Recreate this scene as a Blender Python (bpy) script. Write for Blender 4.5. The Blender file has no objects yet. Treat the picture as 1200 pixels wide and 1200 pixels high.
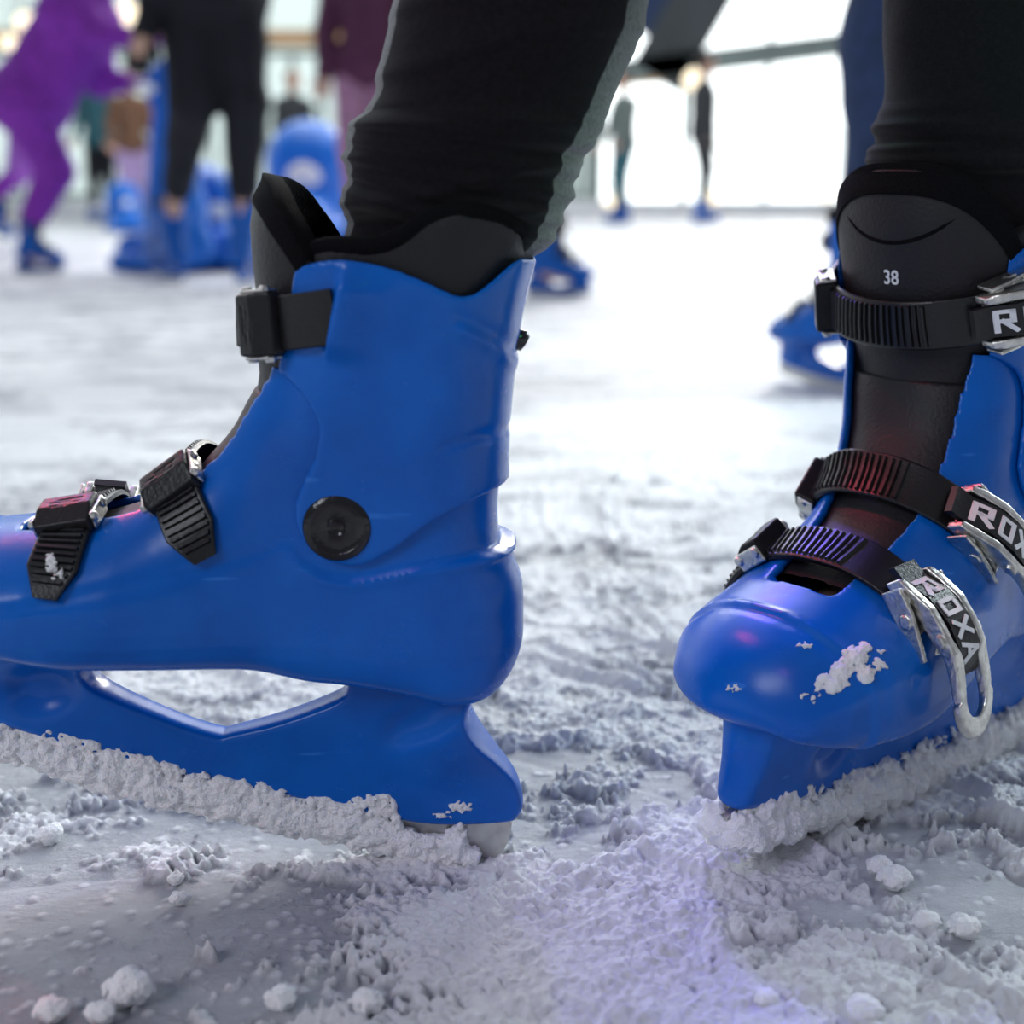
import bpy, bmesh, math, random
import numpy as np
from mathutils import Vector, Matrix
from mathutils.bvhtree import BVHTree
SC = bpy.context.scene
COL = SC.collection
rad = math.radians
PI = math.pi
# ------------------------------------------------------------------ camera
H = 0.323
FPX = 1600.0
PITCH = math.atan(375/FPX)
cp, sp = math.cos(PITCH), math.sin(PITCH)
def ray(u, v):
    a = (u-600)/FPX; b = -(v-600)/FPX
    return np.array([a, cp+b*sp, -sp+b*cp])
def at(u, v, Y):
    d = ray(u, v); t = Y/d[1]
    return np.array([d[0]*t, Y, H+d[2]*t])
def ground(u, v):
    d = ray(u, v); t = H/-d[2]
    return np.array([d[0]*t, d[1]*t, 0.0])
# ------------------------------------------------------------------ noise
def vnoise(x, y, z=None, seed=0):
    if z is None: z = np.zeros_like(x)
    xi, yi, zi = np.floor(x), np.floor(y), np.floor(z)
    fx, fy, fz = x-xi, y-yi, z-zi
    fx = fx*fx*(3-2*fx); fy = fy*fy*(3-2*fy); fz = fz*fz*(3-2*fz)
    xi = xi.astype(np.int64); yi = yi.astype(np.int64); zi = zi.astype(np.int64)
    def h(a, b, c):
        n = (a*374761393 + b*668265263 + c*2147483647 + seed*974634777) & 0xffffffff
        n = ((n ^ (n >> 13))*1274126177) & 0xffffffff
        n = ((n ^ (n >> 16))*2246822519) & 0xffffffff
        return ((n ^ (n >> 15)) & 0xffff)/32767.5-1
    r = 0
    for i in (0, 1):
        for j in (0, 1):
            a = (fx if i else 1-fx)*(fy if j else 1-fy)
            r = r+a*((1-fz)*h(xi+i, yi+j, zi)+fz*h(xi+i, yi+j, zi+1))
    return r
def vnoise2(x, y, seed=0):
    xi, yi = np.floor(x), np.floor(y)
    fx, fy = x-xi, y-yi
    fx = fx*fx*(3-2*fx); fy = fy*fy*(3-2*fy)
    xi = xi.astype(np.int64); yi = yi.astype(np.int64)
    def h(a, b):
        n = (a*374761393 + b*668265263 + seed*974634777) & 0xffffffff
        n = ((n ^ (n >> 13))*1274126177) & 0xffffffff
        n = ((n ^ (n >> 16))*2246822519) & 0xffffffff
        return ((n ^ (n >> 15)) & 0xffff)/32767.5-1
    return (1-fx)*(1-fy)*h(xi, yi)+fx*(1-fy)*h(xi+1, yi)+(1-fx)*fy*h(xi, yi+1)+fx*fy*h(xi+1, yi+1)
def fbm2(x, y, o=4, seed=0):
    r = 0; a = .5
    for k in range(o):
        r = r+a*vnoise2(x+k*17.3, y-k*9.1, seed+k); x = x*2.03; y = y*2.03; a *= .5
    return r
def grains(x, y, cell, seed, dens=.8):
    gx, gy = x/cell, y/cell
    xi, yi = np.floor(gx).astype(np.int64), np.floor(gy).astype(np.int64)
    best = np.zeros_like(x)
    def hh(a, b, k):
        n = (a*374761393 + b*668265263 + (seed*7+k)*974634777) & 0xffffffff
        n = ((n ^ (n >> 13))*1274126177) & 0xffffffff
        n = ((n ^ (n >> 16))*2246822519) & 0xffffffff
        return ((n ^ (n >> 15)) & 0xffff)/65535.
    for i in (-1, 0, 1):
        for j in (-1, 0, 1):
            a, b = xi+i, yi+j
            px = a+hh(a, b, 1); py = b+hh(a, b, 2); r = .25+.5*hh(a, b, 3)
            r = np.where(hh(a, b, 4) < dens, r, 0)
            d2 = (gx-px)**2+(gy-py)**2
            best = np.maximum(best, np.sqrt(np.maximum(r*r-d2, 0)))
    return best*cell
def sstep(a, b, x):
    t = np.clip((x-a)/(b-a), 0, 1); return t*t*(3-2*t)
# ------------------------------------------------------------------ polygons and sdf meshing
def catmull(pts, n=5, closed=True):
    P = np.array(pts, float); N = len(P); out = []
    rng = range(N) if closed else range(N-1)
    for i in rng:
        if closed: p0, p1, p2, p3 = P[(i-1) % N], P[i], P[(i+1) % N], P[(i+2) % N]
        else: p0, p1, p2, p3 = P[max(i-1, 0)], P[i], P[i+1], P[min(i+2, N-1)]
        for k in range(n):
            t = k/n
            out.append(.5*((2*p1)+(-p0+p2)*t+(2*p0-5*p1+4*p2-p3)*t*t+(-p0+3*p1-3*p2+p3)*t**3))
    if not closed: out.append(P[-1])
    return np.array(out)
def polydist(poly, x, z, closed=True):
    """unsigned distance (open) or signed distance, positive inside (closed)"""
    shp = np.broadcast(x, z).shape
    X = np.broadcast_to(x, shp).astype(np.float64); Z = np.broadcast_to(z, shp).astype(np.float64)
    d2 = np.full(shp, 1e9); ins = np.zeros(shp, bool); n = len(poly)
    for i in range(n if closed else n-1):
        a = poly[i]; b = poly[(i+1) % n]; e = b-a; L = e@e+1e-18
        wx, wz = X-a[0], Z-a[1]
        t = np.clip((wx*e[0]+wz*e[1])/L, 0, 1)
        d2 = np.minimum(d2, (wx-e[0]*t)**2+(wz-e[1]*t)**2)
        if closed:
            c = ((a[1] > Z) != (b[1] > Z))
            if c.any() and abs(e[1]) > 1e-12:
                ins ^= c & (X < a[0]+(Z-a[1])*e[0]/e[1])
    d = np.sqrt(d2)
    return np.where(ins, d, -d) if closed else d
def surfnet(F, org, h, relax=1):
    F = F.astype(np.float32); ins = F < 0
    nx, ny, nz = F.shape
    c = np.zeros((nx-1, ny-1, nz-1), np.int8)
    for i in (0, 1):
        for j in (0, 1):
            for k in (0, 1):
                c += ins[i:nx-1+i, j:ny-1+j, k:nz-1+k]
    act = (c > 0) & (c < 8)
    I, J, K = np.nonzero(act)
    idx = np.full(act.shape, -1, np.int64); idx[I, J, K] = np.arange(len(I))
    pos = np.zeros((len(I), 3)); cnt = np.zeros(len(I))
    cor = [(a, b, d) for a in (0, 1) for b in (0, 1) for d in (0, 1)]
    for ca in cor:
        for ax in range(3):
            if ca[ax] == 0:
                cb = list(ca); cb[ax] = 1
                fa = F[I+ca[0], J+ca[1], K+ca[2]]; fb = F[I+cb[0], J+cb[1], K+cb[2]]
                m = (fa < 0) != (fb < 0)
                t = np.where(m, fa/np.where(m, fa-fb, 1), 0)
                p = np.tile(np.array(ca, float), (len(I), 1)); p[:, ax] += t
                pos += p*m[:, None]; cnt += m
    V = (pos/cnt[:, None]+np.stack([I, J, K], 1))*h+np.array(org)
    quads = []
    for ax in range(3):
        s = [slice(1, None)]*3; s[ax] = slice(0, None)
        A = ins; n = A.shape[ax]
        lo = [slice(None)]*3; hi = [slice(None)]*3
        lo[ax] = slice(0, n-1); hi[ax] = slice(1, n)
        a, b = A[tuple(lo)], A[tuple(hi)]
        e = np.stack(np.nonzero(a != b), 1)
        o1, o2 = [(1, 2), (2, 0), (0, 1)][ax]
        ok = (e[:, o1] > 0) & (e[:, o2] > 0) & (e[:, o1] < A.shape[o1]-1) & (e[:, o2] < A.shape[o2]-1)
        e = e[ok]; sg = a[e[:, 0], e[:, 1], e[:, 2]]
        def ci(d1, d2):
            q = e.copy(); q[:, o1] -= d1; q[:, o2] -= d2
            return idx[q[:, 0], q[:, 1], q[:, 2]]
        q = np.stack([ci(1, 1), ci(0, 1), ci(0, 0), ci(1, 0)], 1)
        q[~sg] = q[~sg][:, ::-1]
        quads.append(q)
    Q = np.concatenate(quads)
    for _ in range(relax):
        S = np.zeros_like(V); C = np.zeros(len(V))
        for a, b in ((0, 1), (1, 2), (2, 3), (3, 0)):
            np.add.at(S, Q[:, a], V[Q[:, b]]); np.add.at(C, Q[:, a], 1)
            np.add.at(S, Q[:, b], V[Q[:, a]]); np.add.at(C, Q[:, b], 1)
        C[C == 0] = 1
        V = V*.5+.5*S/C[:, None]
    return V, Q
def grid(lo, hi, h):
    ax = [np.arange(lo[i], hi[i]+h, h) for i in range(3)]
    return ax[0][:, None, None], ax[1][None, :, None], ax[2][None, None, :], np.array(lo, float)
# ------------------------------------------------------------------ objects
def meshobj(name, V, Fc, mat, parent=None, smooth=True, mats=None, fm=None):
    me = bpy.data.meshes.new(name)
    if isinstance(Fc, np.ndarray) and len(V):
        n = len(Fc); k = Fc.shape[1]
        me.vertices.add(len(V)); me.vertices.foreach_set('co', np.asarray(V, np.float32).ravel())
        me.loops.add(n*k); me.loops.foreach_set('vertex_index', Fc.astype(np.int32).ravel())
        me.polygons.add(n); me.polygons.foreach_set('loop_start', np.arange(0, n*k, k, dtype=np.int32))
        me.polygons.foreach_set('loop_total', np.full(n, k, np.int32))
        me.update(calc_edges=True)
    else:
        me.from_pydata([tuple(map(float, p)) for p in V], [], [tuple(int(i) for i in f) for f in Fc]); me.update()
    me.polygons.foreach_set('use_smooth', np.full(len(me.polygons), smooth))
    for m in (mats or [mat]): me.materials.append(m)
    if fm is not None: me.polygons.foreach_set('material_index', np.asarray(fm, np.int32))
    if not smooth is True: pass
    o = bpy.data.objects.new(name, me); COL.objects.link(o)
    if parent: o.parent = parent
    return o
def sharp(o, deg=35):
    me = o.data; bm = bmesh.new(); bm.from_mesh(me)
    bmesh.ops.recalc_face_normals(bm, faces=bm.faces)
    for e in bm.edges:
        if len(e.link_faces) == 2 and e.calc_face_angle(0) > rad(deg): e.smooth = False
    bm.to_mesh(me); bm.free(); return o
def empty(name, loc=(0, 0, 0), label=None, cat=None, group=None, rotz=0):
    o = bpy.data.objects.new(name, None); COL.objects.link(o); o.location = loc; o.rotation_euler = (0, 0, rotz)
    o.empty_display_size = .05
    return tag(o, label, cat, group)
def tag(o, label=None, cat=None, group=None, kind=None):
    if label: o['label'] = label
    if cat: o['category'] = cat
    if group: o['group'] = group
    if kind: o['kind'] = kind
    return o
class MB:
    def __init__(s): s.V = []; s.F = []
    def add(s, V, F):
        n = len(s.V); s.V += [tuple(map(float, v)) for v in V]; s.F += [tuple(int(i)+n for i in f) for f in F]; return s
    def box(s, c, d, M=None):
        V = [Vector((x*d[0]/2, y*d[1]/2, z*d[2]/2)) for x in (-1, 1) for y in (-1, 1) for z in (-1, 1)]
        if M is not None: V = [M @ v for v in V]
        V = [v+Vector(c) for v in V]
        return s.add(V, [(0, 1, 3, 2), (4, 6, 7, 5), (0, 4, 5, 1), (2, 3, 7, 6), (0, 2, 6, 4), (1, 5, 7, 3)])
    def bar(s, a, b, w, t):
        a, b = Vector(a), Vector(b); d = b-a
        M = d.to_track_quat('X', 'Z').to_matrix()
        return s.box((a+b)/2, (d.length, w, t), M)
    def tube(s, pts, r, n=10, cap=True):
        P = [Vector(p) for p in pts]; R = r if hasattr(r, '__len__') else [r]*len(P); V = []; up = None
        for i, p in enumerate(P):
            t = (P[min(i+1, len(P)-1)]-P[max(i-1, 0)]).normalized()
            if up is None: up = Vector((0, 0, 1)) if abs(t.z) < .9 else Vector((1, 0, 0))
            a = t.cross(up).normalized(); b = a.cross(t); up = b
            for k in range(n):
                q = 2*PI*k/n; V.append(p+(a*math.cos(q)+b*math.sin(q))*R[i])
        F = [(i*n+k, i*n+(k+1) % n, (i+1)*n+(k+1) % n, (i+1)*n+k) for i in range(len(P)-1) for k in range(n)]
        if cap: F += [tuple(range(n-1, -1, -1)), tuple((len(P)-1)*n+k for k in range(n))]
        return s.add(V, F)
    def build(s, name, mat, parent=None, smooth=False, bevel=0):
        o = meshobj(name, s.V, s.F, mat, parent, smooth); sharp(o)
        if bevel:
            bm = bmesh.new(); bm.from_mesh(o.data)
            bmesh.ops.bevel(bm, geom=[e for e in bm.edges if len(e.link_faces) == 2 and e.calc_face_angle(0) > .6], offset=bevel, segments=2, profile=.6, affect='EDGES', clamp_overlap=True)
            bm.to_mesh(o.data); bm.free()
        return o
# ------------------------------------------------------------------ materials
def mat(name, col, rough=.5, metal=0, noise=0, nscale=50, bump=0, bscale=200, sss=0, emit=0, spec=.5, detail=3, col2=None, coat=0, stretch=None, sheen=0):
    m = bpy.data.materials.new(name); m.use_nodes = True
    N = m.node_tree.nodes; L = m.node_tree.links; b = N['Principled BSDF']
    b.inputs['Base Color'].default_value = (*col, 1); b.inputs['Roughness'].default_value = rough
    b.inputs['Metallic'].default_value = metal; b.inputs['Specular IOR Level'].default_value = spec
    b.inputs['Coat Weight'].default_value = coat
    b.inputs['Sheen Weight'].default_value = sheen; b.inputs['Sheen Roughness'].default_value = .4
    if sss:
        b.inputs['Subsurface Weight'].default_value = sss; b.inputs['Subsurface Radius'].default_value = (.006, .007, .008)
        b.inputs['Subsurface Scale'].default_value = 1
    if emit:
        b.inputs['Emission Color'].default_value = (*col, 1); b.inputs['Emission Strength'].default_value = emit
    tc = N.new('ShaderNodeTexCoord'); src = tc.outputs['Object']
    if stretch:
        mp = N.new('ShaderNodeMapping'); mp.inputs['Scale'].default_value = stretch; L.new(src, mp.inputs[0]); src = mp.outputs[0]
    if noise or col2:
        n = N.new('ShaderNodeTexNoise'); n.inputs['Scale'].default_value = nscale; n.inputs['Detail'].default_value = detail
        L.new(src, n.inputs['Vector'])
        r = N.new('ShaderNodeValToRGB'); r.color_ramp.elements[0].position = .35; r.color_ramp.elements[1].position = .65
        c2 = col2 or tuple(min(1, c*(1+noise)) for c in col); c1 = col if col2 else tuple(c*(1-noise) for c in col)
        r.color_ramp.elements[0].color = (*c1, 1); r.color_ramp.elements[1].color = (*c2, 1)
        L.new(n.outputs['Fac'], r.inputs[0]); L.new(r.outputs[0], b.inputs['Base Color'])
    if bump:
        n = N.new('ShaderNodeTexNoise'); n.inputs['Scale'].default_value = bscale; n.inputs['Detail'].default_value = 4
        L.new(src, n.inputs['Vector'])
        bp = N.new('ShaderNodeBump'); bp.inputs['Strength'].default_value = bump; bp.inputs['Distance'].default_value = .002
        L.new(n.outputs['Fac'], bp.inputs['Height']); L.new(bp.outputs[0], b.inputs['Normal'])
    return m
M = {}
def plastic_blue():
    m = mat('blue_plastic', (.001, .092, .50), .30, spec=.30)
    N = m.node_tree.nodes; L = m.node_tree.links; b = N['Principled BSDF']
    tc = N.new('ShaderNodeTexCoord')
    n = N.new('ShaderNodeTexNoise'); n.inputs['Scale'].default_value = 22; n.inputs['Detail'].default_value = 5
    L.new(tc.outputs['Object'], n.inputs['Vector'])
    r = N.new('ShaderNodeValToRGB'); r.color_ramp.elements[0].position = .3; r.color_ramp.elements[1].position = .7
    r.color_ramp.elements[0].color = (.0002, .086, .41, 1); r.color_ramp.elements[1].color = (.0005, .125, .54, 1)
    L.new(n.outputs['Fac'], r.inputs[0])
    # thin pale scuffs
    mp = N.new('ShaderNodeMapping'); mp.inputs['Scale'].default_value = (18, 60, 140); mp.inputs['Rotation'].default_value = (.2, .5, .3)
    L.new(tc.outputs['Object'], mp.inputs[0])
    n2 = N.new('ShaderNodeTexNoise'); n2.inputs['Scale'].default_value = 1; n2.inputs['Detail'].default_value = 2
    L.new(mp.outputs[0], n2.inputs['Vector'])
    r2 = N.new('ShaderNodeValToRGB'); r2.color_ramp.elements[0].position = .70; r2.color_ramp.elements[1].position = .74
    r2.color_ramp.elements[0].color = (0, 0, 0, 1); r2.color_ramp.elements[1].color = (.35, .35, .35, 1)
    L.new(n2.outputs['Fac'], r2.inputs[0])
    mx = N.new('ShaderNodeMixRGB'); L.new(r2.outputs[0], mx.inputs[0]); L.new(r.outputs[0], mx.inputs[1]); mx.inputs[2].default_value = (.05, .25, .75, 1)
    L.new(mx.outputs[0], b.inputs['Base Color'])
    n3 = N.new('ShaderNodeTexNoise'); n3.inputs['Scale'].default_value = 60; n3.inputs['Detail'].default_value = 4
    L.new(tc.outputs['Object'], n3.inputs['Vector'])
    bp = N.new('ShaderNodeBump'); bp.inputs['Strength'].default_value = .12; bp.inputs['Distance'].default_value = .002
    L.new(n3.outputs['Fac'], bp.inputs['Height']); L.new(bp.outputs[0], b.inputs['Normal'])
    rr = N.new('ShaderNodeMapRange'); rr.inputs[3].default_value = .16; rr.inputs[4].default_value = .34
    L.new(n3.outputs['Fac'], rr.inputs[0]); L.new(rr.outputs[0], b.inputs['Roughness'])
    return m
M['blue'] = plastic_blue()
M['liner'] = mat('black_synthetic_leather', (.013, .012, .014), .5, bump=.25, bscale=500, spec=.28)
M['trim'] = mat('black_fleece_binding', (.004, .004, .005), .95, bump=.8, bscale=900, spec=.1)
M['strap'] = mat('black_nylon', (.005, .005, .006), .33, bump=.15, bscale=700, spec=.45)
M['buckle'] = mat('black_buckle_plastic', (.006, .006, .007), .33, bump=.2, bscale=500, spec=.3)
M['chrome'] = mat('worn_metal', (.62, .61, .57), .30, 1, noise=.18, nscale=180, bump=.3, bscale=350)
M['steel'] = mat('skate_steel', (.58, .58, .55), .38, 1, noise=.15, nscale=90, bump=.1)
M['rivet'] = mat('black_glossy_rivet', (.006, .006, .007), .16, bump=.35, bscale=160)
M['white_ink'] = mat('white_print', (.75, .76, .78), .5)
M['snow'] = mat('packed_snow', (.93, .94, .95), .8, bump=.9, bscale=900, sss=.3, spec=.3)
M['knit'] = mat('black_stretch_fabric', (.0075, .0055, .0080), .9, noise=.25, nscale=500, bump=.35, bscale=1600, spec=.1, sheen=.16)
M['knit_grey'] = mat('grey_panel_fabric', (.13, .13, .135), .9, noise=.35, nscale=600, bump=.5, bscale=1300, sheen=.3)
M['skin'] = mat('skin', (.58, .36, .27), .55, sss=.05)
# ------------------------------------------------------------------ SKATE: local frame x = toe, z = up, y = side
TILT = rad(11.7)
Y0 = 0.6233
O1 = at(590, 1004, Y0); O1[2] = 0.0
XA = np.array([-math.cos(TILT), 0, math.sin(TILT)]); ZA = np.array([math.sin(TILT), 0, math.cos(TILT)]); YA = np.array([0, -1., 0])
def L(u, v, dy=0.0):
    p = at(u, v, Y0-dy)-O1
    return np.array([p@XA, p@ZA])
def Lp(pts, dy=0.0): return np.array([L(u, v, dy) for u, v in pts])
BODY = catmull(Lp([(-112, 690), (-100, 655), (-70, 628), (-30, 614), (25, 608), (70, 602), (125, 590), (178, 572), (217, 546), (243, 519), (266, 492), (285, 457), (303, 425), (318, 385), (328, 335), (336, 250), (344, 170), (500, 165), (645, 170), (640, 210), (632, 260), (616, 310), (602, 370), (593, 440), (588, 500), (586, 550), (583, 600), (588, 650), (598, 680), (600, 710), (598, 745), (588, 772), (566, 793), (530, 798), (480, 786), (400, 772), (300, 766), (200, 763), (110, 759), (60, 750), (0, 738), (-60, 720), (-98, 708)]), 4)
_s = np.linspace(0, .33, 60)
def sole_z(x): return np.interp(x, [-.02, .05, .12, .2, .25, .32], [L(560, 798)[1], L(480, 792)[1], L(300, 775)[1], L(110, 770)[1], L(0, 738)[1], L(-100, 708)[1]])
WFx = [-.02, .0, .05, .10, .15, .20, .235, .26, .28, .295, .306, .314, .32]
WFy = [.030, .034, .0385, .041, .047, .055, .0575, .0555, .049, .040, .029, .017, .005]
WSz = [.10, .14, .17, .21, .26, .32, .36]
WSy = [.040, .041, .042, .046, .052, .056, .058]
def fields(x, z):
    s = polydist(BODY, x, z)
    t = sstep(.10, .17, z)
    W = (1-t)*np.interp(x, WFx, WFy)+t*np.interp(z, WSz, WSy)
    R = .016+.028*sstep(.005, .05, z-sole_z(x))
    return s, W, R
NP = 1.25
def Fcomb(s, W, R, y):
    a = np.abs(y)/W; b = np.maximum(1-s/R, 0)
    a2, b2 = a*a, b*b
    g = (a2**NP+b2**NP)**(.5/NP)
    return (g-1)*(W*a2+R*b2+1e-9)/(a2+b2+1e-9)
def Fbody(x, y, z):
    s, W, R = fields(x, z); return Fcomb(s, W, R, y)
CUFF = catmull(Lp([(338, 328), (345, 316), (365, 308), (400, 303), (450, 310), (500, 329), (530, 343), (548, 346), (562, 341), (588, 320), (603, 308), (622, 306), (650, 340), (650, 560), (640, 580), (604, 583), (560, 590), (510, 612), (480, 632), (450, 654), (412, 667), (375, 656), (350, 628), (345, 592), (358, 560), (371, 530), (373, 500), (361, 470), (337, 446), (312, 434), (285, 432), (285, 400), (300, 350), (318, 330)], .048), 3)
FLANGE = Lp([(640, 653), (610, 656), (560, 659), (520, 662), (480, 668), (440, 677), (410, 681), (380, 676), (355, 662), (338, 640)], .045)
def zflange(x):
    o = np.argsort(FLANGE[:, 0]); return np.interp(x, FLANGE[o, 0], FLANGE[o, 1])
LEDGE = Lp([(0, 712), (60, 700), (111, 690), (163, 680), (233, 668), (290, 652), (335, 636)], .045)
LOWR = Lp([(0, 742), (87, 750), (150, 752), (260, 753), (400, 756), (500, 766), (590, 772)], .04)
def gap_half(x, z):
    # half width of the opening over the instep, by height
    g = np.interp(z, [.100, .118, .124, .135, .16, .20, .24, .28, .34], [0, .0, .018, .020, .026, .031, .037, .042, .045])
    return g
def front_mask():
    return catmull(Lp([(48, 630), (48, 560), (178, 530), (250, 470), (280, 400), (290, 330), (290, 120), (420, 120), (420, 330), (400, 420), (360, 480), (300, 560), (240, 600), (150, 640)]), 3)
FRONT = front_mask()
h1 = .0014
def gridfields(lo, hi, h):
    x, y, z, o = grid(lo, hi, h)
    x2, z2 = x[:, 0, :], z[0, 0, :][None, :]
    X2, Z2 = np.broadcast_arrays(x2, z2)
    return x, y, z, X2, Z2, o
E = lambda a: a[:, None, :].astype(np.float32)
def make_parts():
    P = {}
    # ---- lower shell
    x, y, z, X2, Z2, o = gridfields((-.03, -.06, .03), (.335, .06, .225), h1)
    s, W, R = fields(X2, Z2)
    zf = zflange(X2); dz = zf-Z2
    fade = sstep(L(330, 640)[0]+.004, L(360, 655)[0]-.02, X2)
    off = .0034*sstep(-.0010, .0022, dz)*fade
    off = off+.0014*np.exp(-((dz-.0026)/.0022)**2)*fade*(1+.8*sstep(.05, .0, X2))
    off = off-.0011*np.exp(-(polydist(LEDGE, X2, Z2, False)/.0022)**2)
    dl = polydist(LOWR, X2, Z2, False)
    off = off+.0009*np.exp(-(dl/.0014)**2)+.0006*np.exp(-((dl-.005)/.004)**2)
    xt = .268+.25*(Z2-.09)
    off = off+.0010*np.exp(-((X2-xt)/.0016)**2)*sstep(.055, .075, Z2)-.0006*np.exp(-((X2-xt-.004)/.0016)**2)
    F = Fcomb(E(s+off), E(W), E(R), y.astype(np.float32))-E(off)*.6
    inner = Fcomb(E(s), E(W), E(R), y.astype(np.float32))+.0042
    hollow = np.maximum(inner, E(.105-Z2))
    F = np.maximum(F, -hollow)
    fm = polydist(FRONT, X2, Z2)
    g = gap_half(X2, Z2)
    gapf = np.maximum(np.maximum(np.abs(y)-E(g), E(-fm)), -(F*0+E(s)*0+(.013+Fcomb(E(s), E(W), E(R), y))))
    F = np.maximum(F, -gapf)
    F = np.maximum(F, E(Z2-(L(330, 395)[1]-.15*(X2-.12))))
    P['boot_shell'] = surfnet(F, o, h1, 4)
    # ---- cuff
    x, y, z, X2, Z2, o = gridfields((-.04, -.068, .10), (.175, .068, .31), h1)
    s, W, R = fields(X2, Z2); c = polydist(CUFF, X2, Z2)
    off = np.full_like(s, .0040)
    # raised pocket where the top strap enters
    sl = Lp([(397, 336), (383, 400)], .05); ax, az = sl[0]; bx, bz = sl[1]
    tt = np.clip((Z2-bz)/(az-bz), -.3, 1.3); xs = bx+(ax-bx)*tt; dxs = xs-X2
    zz = sstep(bz-.010, bz+.002, Z2)*(1-sstep(az-.001, az+.012, Z2))
    off = off+.0074*sstep(-.0008, .0012, dxs)*np.exp(-(np.maximum(dxs, 0)/.016)**2)*zz
    rim = np.exp(-((c-.002)/.002)**2)
    off = off+.0048*rim*sstep(.05, -.01, X2)*(Z2 < .2)
    for ln, am, wd in (([(520, 524), (560, 513), (612, 520)], -.0012, .0022), ([(540, 372), (575, 392), (612, 425)], -.0013, .003), ([(545, 385), (580, 405), (612, 440)], .0012, .003)):
        off = off+am*np.exp(-(polydist(Lp(ln, .045), X2, Z2, False)/wd)**2)
    F0 = Fcomb(E(s), E(W), E(R), y.astype(np.float32))
    F = F0-E(off)
    F = np.maximum(F, -(F0-.0004))
    F = np.maximum(F, E(-c))
    g = np.interp(Z2, [.18, .2, .235, .26, .3], [.041, .042, .043, .046, .050])
    gapf = np.maximum(np.abs(y)-E(g), E(-polydist(FRONT, X2, Z2)))
    F = np.maximum(F, -gapf)
    P['cuff'] = surfnet(F, o, h1, 3)
    # ---- liner (inner boot)
    top = [(345, 335), (352, 312), (365, 298), (385, 290), (440, 288), (470, 278), (500, 259), (530, 249), (560, 250), (590, 260), (608, 272), (617, 290)]
    LT = Lp(top, .046); P['LT'] = LT
    reg = np.concatenate([LT, Lp([(660, 330), (660, 800), (-140, 800), (-140, 560), (300, 400)], .046)])
    x, y, z, X2, Z2, o = gridfields((-.03, -.062, .09), (.24, .062, .335), h1)
    s, W, R = fields(X2, Z2); c = polydist(reg, X2, Z2)
    F0 = Fcomb(E(s), E(W), E(R), y.astype(np.float32))
    hol = np.maximum(F0+.0095, E(.17-Z2))
    F = np.maximum(F0+.0045, -hol)
    up = sstep(.235, .255, Z2)
    F = np.maximum(F0+E(.0045-.0035*up), -hol)
    F = np.maximum(F, E(-c))
    gapf = np.maximum(np.maximum(np.abs(y)-.034, E(-polydist(FRONT, X2, Z2))), E(.21-Z2))
    F = np.maximum(F, -gapf)
    P['liner'] = surfnet(F, o, h1)
    # ---- blade holder
    HP = catmull(Lp([(568, 785), (556, 808), (550, 830), (562, 856), (588, 886), (606, 910), (613, 935), (608, 952), (590, 960), (504, 962), (420, 946), (347, 931), (206, 903), (100, 875), (0, 843), (-60, 822), (-98, 806), (-102, 790), (-88, 760), (-80, 735), (-70, 712), (0, 720), (100, 750), (200, 760), (400, 765), (500, 780)]), 4)
    HO = catmull(Lp([(106, 783), (112, 776), (162, 775), (260, 777), (390, 780), (405, 785), (408, 798), (396, 812), (335, 836), (271, 853), (256, 854), (206, 838), (125, 803)]), 3)
    x, y, z, X2, Z2, o = gridfields((-.03, -.032, .0), (.325, .032, .10), .0013)
    s = polydist(HP, X2, Z2); s = np.minimum(s, -polydist(HO, X2, Z2))
    zr = sstep(.015, .062, Z2)
    post = np.exp(-((X2-.035)/.03)**2)+np.exp(-((X2-.25)/.04)**2)
    W = .0068+.004*zr+.013*sstep(.03, .075, Z2)*post*np.interp(X2, [0, .25, .3], [1, 1, .7])
    W = W+.0045*np.exp(-((X2-.262)/.035)**2)*(1-zr)
    Rr = np.full_like(s, .0032)+.004*sstep(.215, .25, X2)
    F = Fcomb(E(s), E(W), E(Rr), y.astype(np.float32))
    W3 = W
    # scooped hollows in both posts
    for (cu, cv, ru, rv, an, dp) in ((497, 838, .009, .021, .75, .006), (48, 803, .017, .0125, -.35, .0095)):
        cx, cz = L(cu, cv, .012); ca, sa = math.cos(an), math.sin(an)
        q1 = ((X2-cx)*ca+(Z2-cz)*sa)/ru; q2 = (-(X2-cx)*sa+(Z2-cz)*ca)/rv
        e = np.exp(-(q1*q1+q2*q2)**1.5)
        F = F+E(dp*e)*np.minimum(1, np.abs(y)/.006)
    P['blade_holder'] = surfnet(F, o, .0013)
    # ---- blade
    BP = [(596, 955), (598, 975), (590, 995), (574, 1004), (504, 1005), (420, 989), (347, 973), (206, 945), (100, 916), (0, 885), (-60, 866), (-100, 850), (-112, 836), (-108, 812), (-60, 806), (0, 825), (206, 885), (420, 928), (560, 945)]
    B = catmull(Lp(BP), 2); n = len(B); t = .0016
    V = [(p[0], yy, p[1]) for yy in (-t, t) for p in B]
    P['blade'] = (np.array(V), [tuple(range(n)), tuple(range(2*n-1, n-1, -1))]+[(i, i+n, (i+1) % n+n, (i+1) % n) for i in range(n)])
    return P
PARTS = make_parts()
BLADE_Z = lambda x: np.interp(x, *[(lambda q: (q[np.argsort(q[:, 0]), k]))(Lp([(574, 1004), (504, 1005), (420, 989), (347, 973), (206, 945), (100, 916), (0, 885), (-60, 866), (-100, 850), (-112, 840)])) for k in (0, 1)])
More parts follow.
